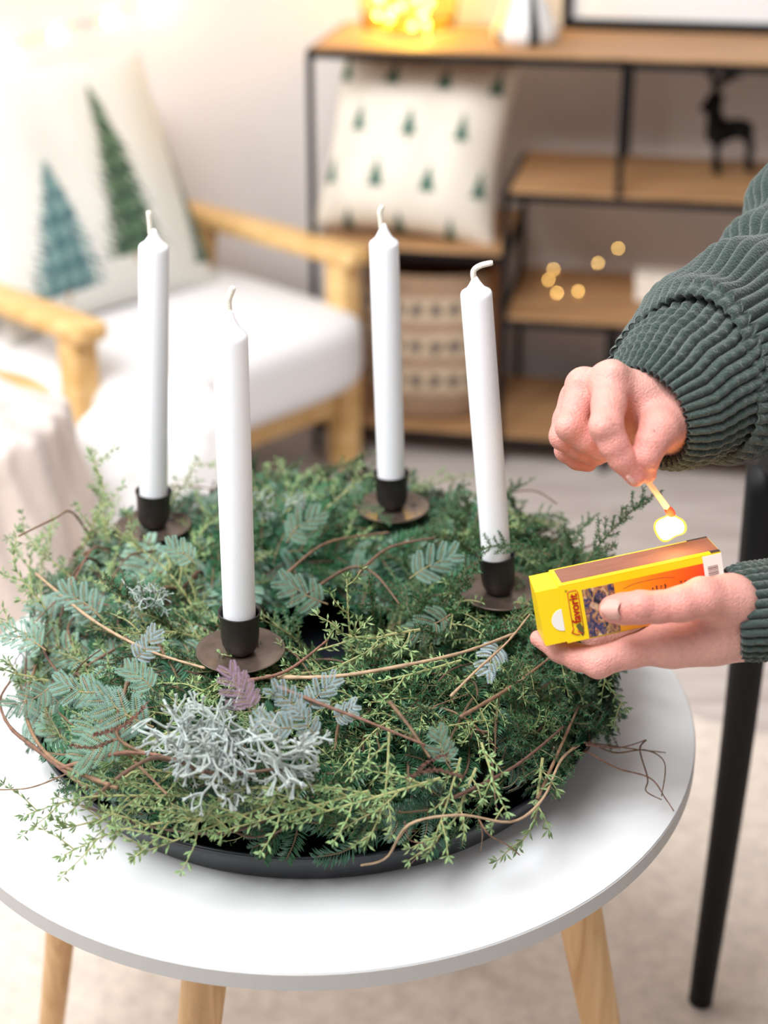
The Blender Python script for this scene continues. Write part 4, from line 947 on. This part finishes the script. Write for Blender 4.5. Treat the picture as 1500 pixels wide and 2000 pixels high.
V, F, C = hand(fu, pu, ku, .00105, at_d(1276, 841, .97), gu); h1 = part('hand', V, F, M['skin'], ps, colors=C); h1['label'] = 'upper hand pinching the burning match'
nail('nail', at_d(1247, 941, .9725), T1[0]-at_d(1222, 905, .974), -CF*.6+CR*.8, .0085, .0078, h1)
nail('nail', at_d(1275, 928, .9765), T2[0]-at_d(1263, 890, .976), CR*.92-CF*.4, .0095, .0085, h1)
# lower hand, thumb across the box front, fingers under and behind it
T3 = J(1197, 1190, .969, 8.8)
fl_ = [([J(1430, 1172, .980, 15), J(1372, 1168, .968, 13.0), J(1330, 1180, .963, 11.0), J(1285, 1186, .963, 9.8), J(1250, 1187, .964, 10.0), J(1218, 1189, .967, 9.6), T3], .010),
       ([J(1308, 1250, .998, 13.5), J(1235, 1272, .998, 10.6), J(1168, 1292, 1.000, 9.6), J(1130, 1284, 1.006, 8.6), J(1094, 1270, 1.012, 7.8), J(1051, 1247, 1.022, 5.6)], .010),
       ([J(1312, 1236, 1.030, 12), J(1238, 1254, 1.036, 9.6), J(1178, 1258, 1.046, 9.2), J(1150, 1232, 1.054, 8.4), J(1132, 1205, 1.057, 7)], .009),
       ([J(1325, 1215, 1.048, 11), J(1255, 1225, 1.056, 9.4), J(1200, 1222, 1.060, 8.8), J(1180, 1190, 1.060, 8.0), J(1170, 1165, 1.060, 6.5)], .008),
       ([J(1340, 1195, 1.060, 10), J(1285, 1195, 1.066, 8.4), J(1245, 1190, 1.068, 7.6), J(1228, 1165, 1.066, 7.0), J(1222, 1150, 1.064, 6)], .007)]
pl_ = [[J(1306, 1252, 1.000, 13.5), J(1370, 1236, .998, 15.0), J(1450, 1218, 1.002, 18)], [J(1314, 1238, 1.028, 12.5), J(1380, 1215, 1.024, 16), J(1450, 1205, 1.015, 19)], [J(1326, 1217, 1.046, 11.5), J(1390, 1200, 1.042, 14), J(1450, 1190, 1.02, 19)], [J(1342, 1197, 1.058, 10), J(1400, 1185, 1.046, 13), J(1455, 1180, 1.02, 17)],
       [J(1425, 1172, .984, 15), J(1450, 1178, 1.0, 18.5), J(1560, 1185, 1.02, 22)], [J(1320, 1262, .996, 10), J(1400, 1250, .996, 12), J(1450, 1232, 1.002, 16)]]
kl = [(at_d(1168, 1300, .998), .0068), (at_d(1252, 1180, .959), .0072)]
gl_ = [(at_d(a, b, .9535), at_d(c, d, .9535), .0007, .0006) for a, b, c, d in ((1240, 1176, 1246, 1208), (1250, 1172, 1254, 1210), (1260, 1172, 1262, 1208), (1268, 1176, 1269, 1206), (1233, 1180, 1238, 1206))]+[(at_d(a, b, .988), at_d(c, d, .988), .0008, .0005) for a, b, c, d in ((1150, 1300, 1162, 1316), (1158, 1298, 1170, 1316), (1168, 1298, 1176, 1316), (1092, 1262, 1100, 1284), (1155, 1268, 1163, 1278))]+[(at_d(1285, 1207, .965), at_d(1400, 1204, .975), .0011, .0012)]
V, F, C = hand(fl_, pl_, kl, .00105, None, gl_)
# the fingers yield where the box presses: keep the skin outside the card
Lc = (np.linalg.inv(BM_)@(V-BO).T).T
h2 = part('hand', V, F, M['skin'], ps, colors=C); h2['label'] = 'lower hand holding the matchbox, thumb across its front'
nail('nail', at_d(1172, 1190.5, .9625), T3[0]-at_d(1222, 1188.5, .967)+CF*.0045, -CF*.95+CR*-.30+CU*.1, .0128, .0126, h2)

def knit_tube(name, path, rad, n_rib, n_len, n_ang, amp, row, root, twist=0., thick=.004, fold=None, rim=True, zig=0):
    P = smooth_path([q for q in path], n_len); R = np.interp(np.linspace(0, len(rad)-1, n_len), np.arange(len(rad)), rad)
    T = np.gradient(P, axis=0); T /= np.linalg.norm(T, axis=1)[:, None]; s = np.r_[0, np.cumsum(np.linalg.norm(np.diff(P, axis=0), axis=1))]
    u = np.cross(T[0], CF); u /= np.linalg.norm(u); a = 2*np.pi*np.arange(n_ang)/n_ang; V = []
    for i in range(n_len):
        u = u-T[i]*(u@T[i]); u /= np.linalg.norm(u); v = np.cross(T[i], u)
        ph = a*n_rib+twist*s[i]+(zig*abs((s[i]/.017) % 2-1) if zig else 0)
        rib = np.abs(np.cos(ph/2))**.6
        rowm = .5+.5*np.cos(2*np.pi*s[i]/row+1.2*np.cos(ph)) if row else 1.
        am = amp*(min(1, .40+max(0, s[i]-.002)/.02) if fold is not None else 1); r = R[i]+am*(rib-.5)*(.90+.10*rowm)+(amp*.10*rowm if row else 0)
        if fold is not None: r = r+fold(a, s[i])
        V.append(P[i]+r[:, None]*(np.cos(a)[:, None]*u+np.sin(a)[:, None]*v))
    if rim:   # turn the edge inwards
        c0 = P[0]
        pre = [c0+(V[0]-c0)*f+T[0]*z for f, z in ((.86, .028), (.88, .012), (.91, .002), (.95, -.0022))]
        V = pre+V
    m = len(V); V = np.vstack(V)
    F = [(i*n_ang+k, i*n_ang+(k+1) % n_ang, (i+1)*n_ang+(k+1) % n_ang, (i+1)*n_ang+k) for i in range(m-1) for k in range(n_ang)]
    return part(name, V, F, M['knit'], root)
ax1 = CF*.59+(CR*.97+CU*.24)*.807
c0 = at_d(1266, 812, 1.012)
up = [c0, c0+ax1*.014+CU*.003, c0+ax1*.032+CU*.009, c0+ax1*.052+CU*.016, c0+ax1*.072+CU*.024]
sv = [at_d(1366, 733, 1.040), at_d(1425, 708, 1.06), at_d(1500, 667, 1.085), at_d(1570, 610, 1.11), at_d(1640, 500, 1.14), at_d(1690, 380, 1.16)]
def fold1(a, s): return .0045*np.sin(2*a+1.+s*40)*np.sin(s*60+a)+.003*np.sin(3*a-s*70)
s1 = knit_tube('sleeve', [at_d(1346, 742, 1.030)]+sv, [.0570, .0615, .0665, .0715, .075, .076, .074], 46, 260, 560, .0080, 0, ps, 14, fold=fold1)
s1['label'] = 'wide ribbed sleeve of the raised arm'
knit_tube('cuff', up, [.0350, .0440, .0500, .0535, .0545], 40, 150, 560, .0058, .0085, s1, 0, zig=1.5)
c1 = at_d(1433, 1198, 1.0)
lw = [c1, at_d(1462, 1195, 1.0), at_d(1510, 1190, 1.006), at_d(1600, 1178, 1.03), at_d(1740, 1150, 1.06), at_d(1880, 1110, 1.10)]
knit_tube('sleeve', lw, [.0283, .0305, .0310, .0330, .036, .040], 30, 260, 480, .0042, .0042, ps, 0)['label'] = 'lower sleeve with fine ribs along the forearm'

# ------------------------------------------------------------------ burning match
mt = empty('match', tuple(at_d(1252, 925, .979)), 'burning match held between thumb and finger above the matchbox', 'match')
M['stick'] = mat('match_wood', (.85, .70, .48), .7, noise=.08, nscale=300)
M['head'] = mat('match_head', (.62, .06, .03), .7, bump=.6, bscale=900)
a, b = at_d(1240, 905, .981), at_d(1311, 1003, .996); dm = (b-a)/np.linalg.norm(b-a)
part('stick', *bar(a, b, .0030, .0030, .0003, CU), M['stick'], mt, smooth=False)
part('match_head', *lathe([(0, -.0050), (.0021, -.0046), (.0027, -.003), (.0029, -.0005), (.0026, .0016), (.0014, .003), (0, .0034)], 18, b-dm*.0005, dm), M['head'], mt)
M['flame'] = mat('flame', (1, .8, .4), .5, emis=(1, .78, .36), estr=22)
fc = at_d(1306, 1030, .998)
def ff(P):
    g = lambda x, y, r, z=0.: np.linalg.norm(P-at_d(x, y, .998+z), axis=-1)-r/3006
    d = smin(g(1296, 1029, 15), g(1323, 1026, 11.5), .006); d = smin(d, g(1300, 1045, 9.5), .005); d = smin(d, g(1311, 1031, 13.5), .004); d = smin(d, g(1310, 1019, 9), .004); d = smin(d, g(1328, 1034, 6), .004)
    return d
V, F = surface_nets(ff, fc-.016, fc+.016, .0008); V = relax(V, F, 2); V = fc+(V-fc)*1.0
fo = part('flame', V, F, M['flame'], mt)
def halo_mat():
    m = bpy.data.materials.new('flame_mantle'); m.use_nodes = True; N = m.node_tree.nodes; L = m.node_tree.links; o = N['Material Output']; N.remove(N['Principled BSDF'])
    e = N.new('ShaderNodeEmission'); e.inputs[0].default_value = (1, .62, .03, 1); e.inputs[1].default_value = 1.4; t = N.new('ShaderNodeBsdfTransparent'); x = N.new('ShaderNodeMixShader'); x.inputs[0].default_value = .55
    L.new(t.outputs[0], x.inputs[1]); L.new(e.outputs[0], x.inputs[2]); L.new(x.outputs[0], o.inputs[0]); return m
M['mantle'] = halo_mat()
cm = V.mean(0); part('flame_mantle', cm+(V-cm)*1.17, F, M['mantle'], fo)
fl2 = bpy.data.lights.new('flame_light', 'POINT'); fl2.energy = .045; fl2.color = (1, .46, .10); fl2.shadow_soft_size = .010; flo = bpy.data.objects.new('flame_light', fl2); COL.objects.link(flo); flo.parent = mt; flo.location = Vector(fc-CF*.012+CU*.006)-mt.location
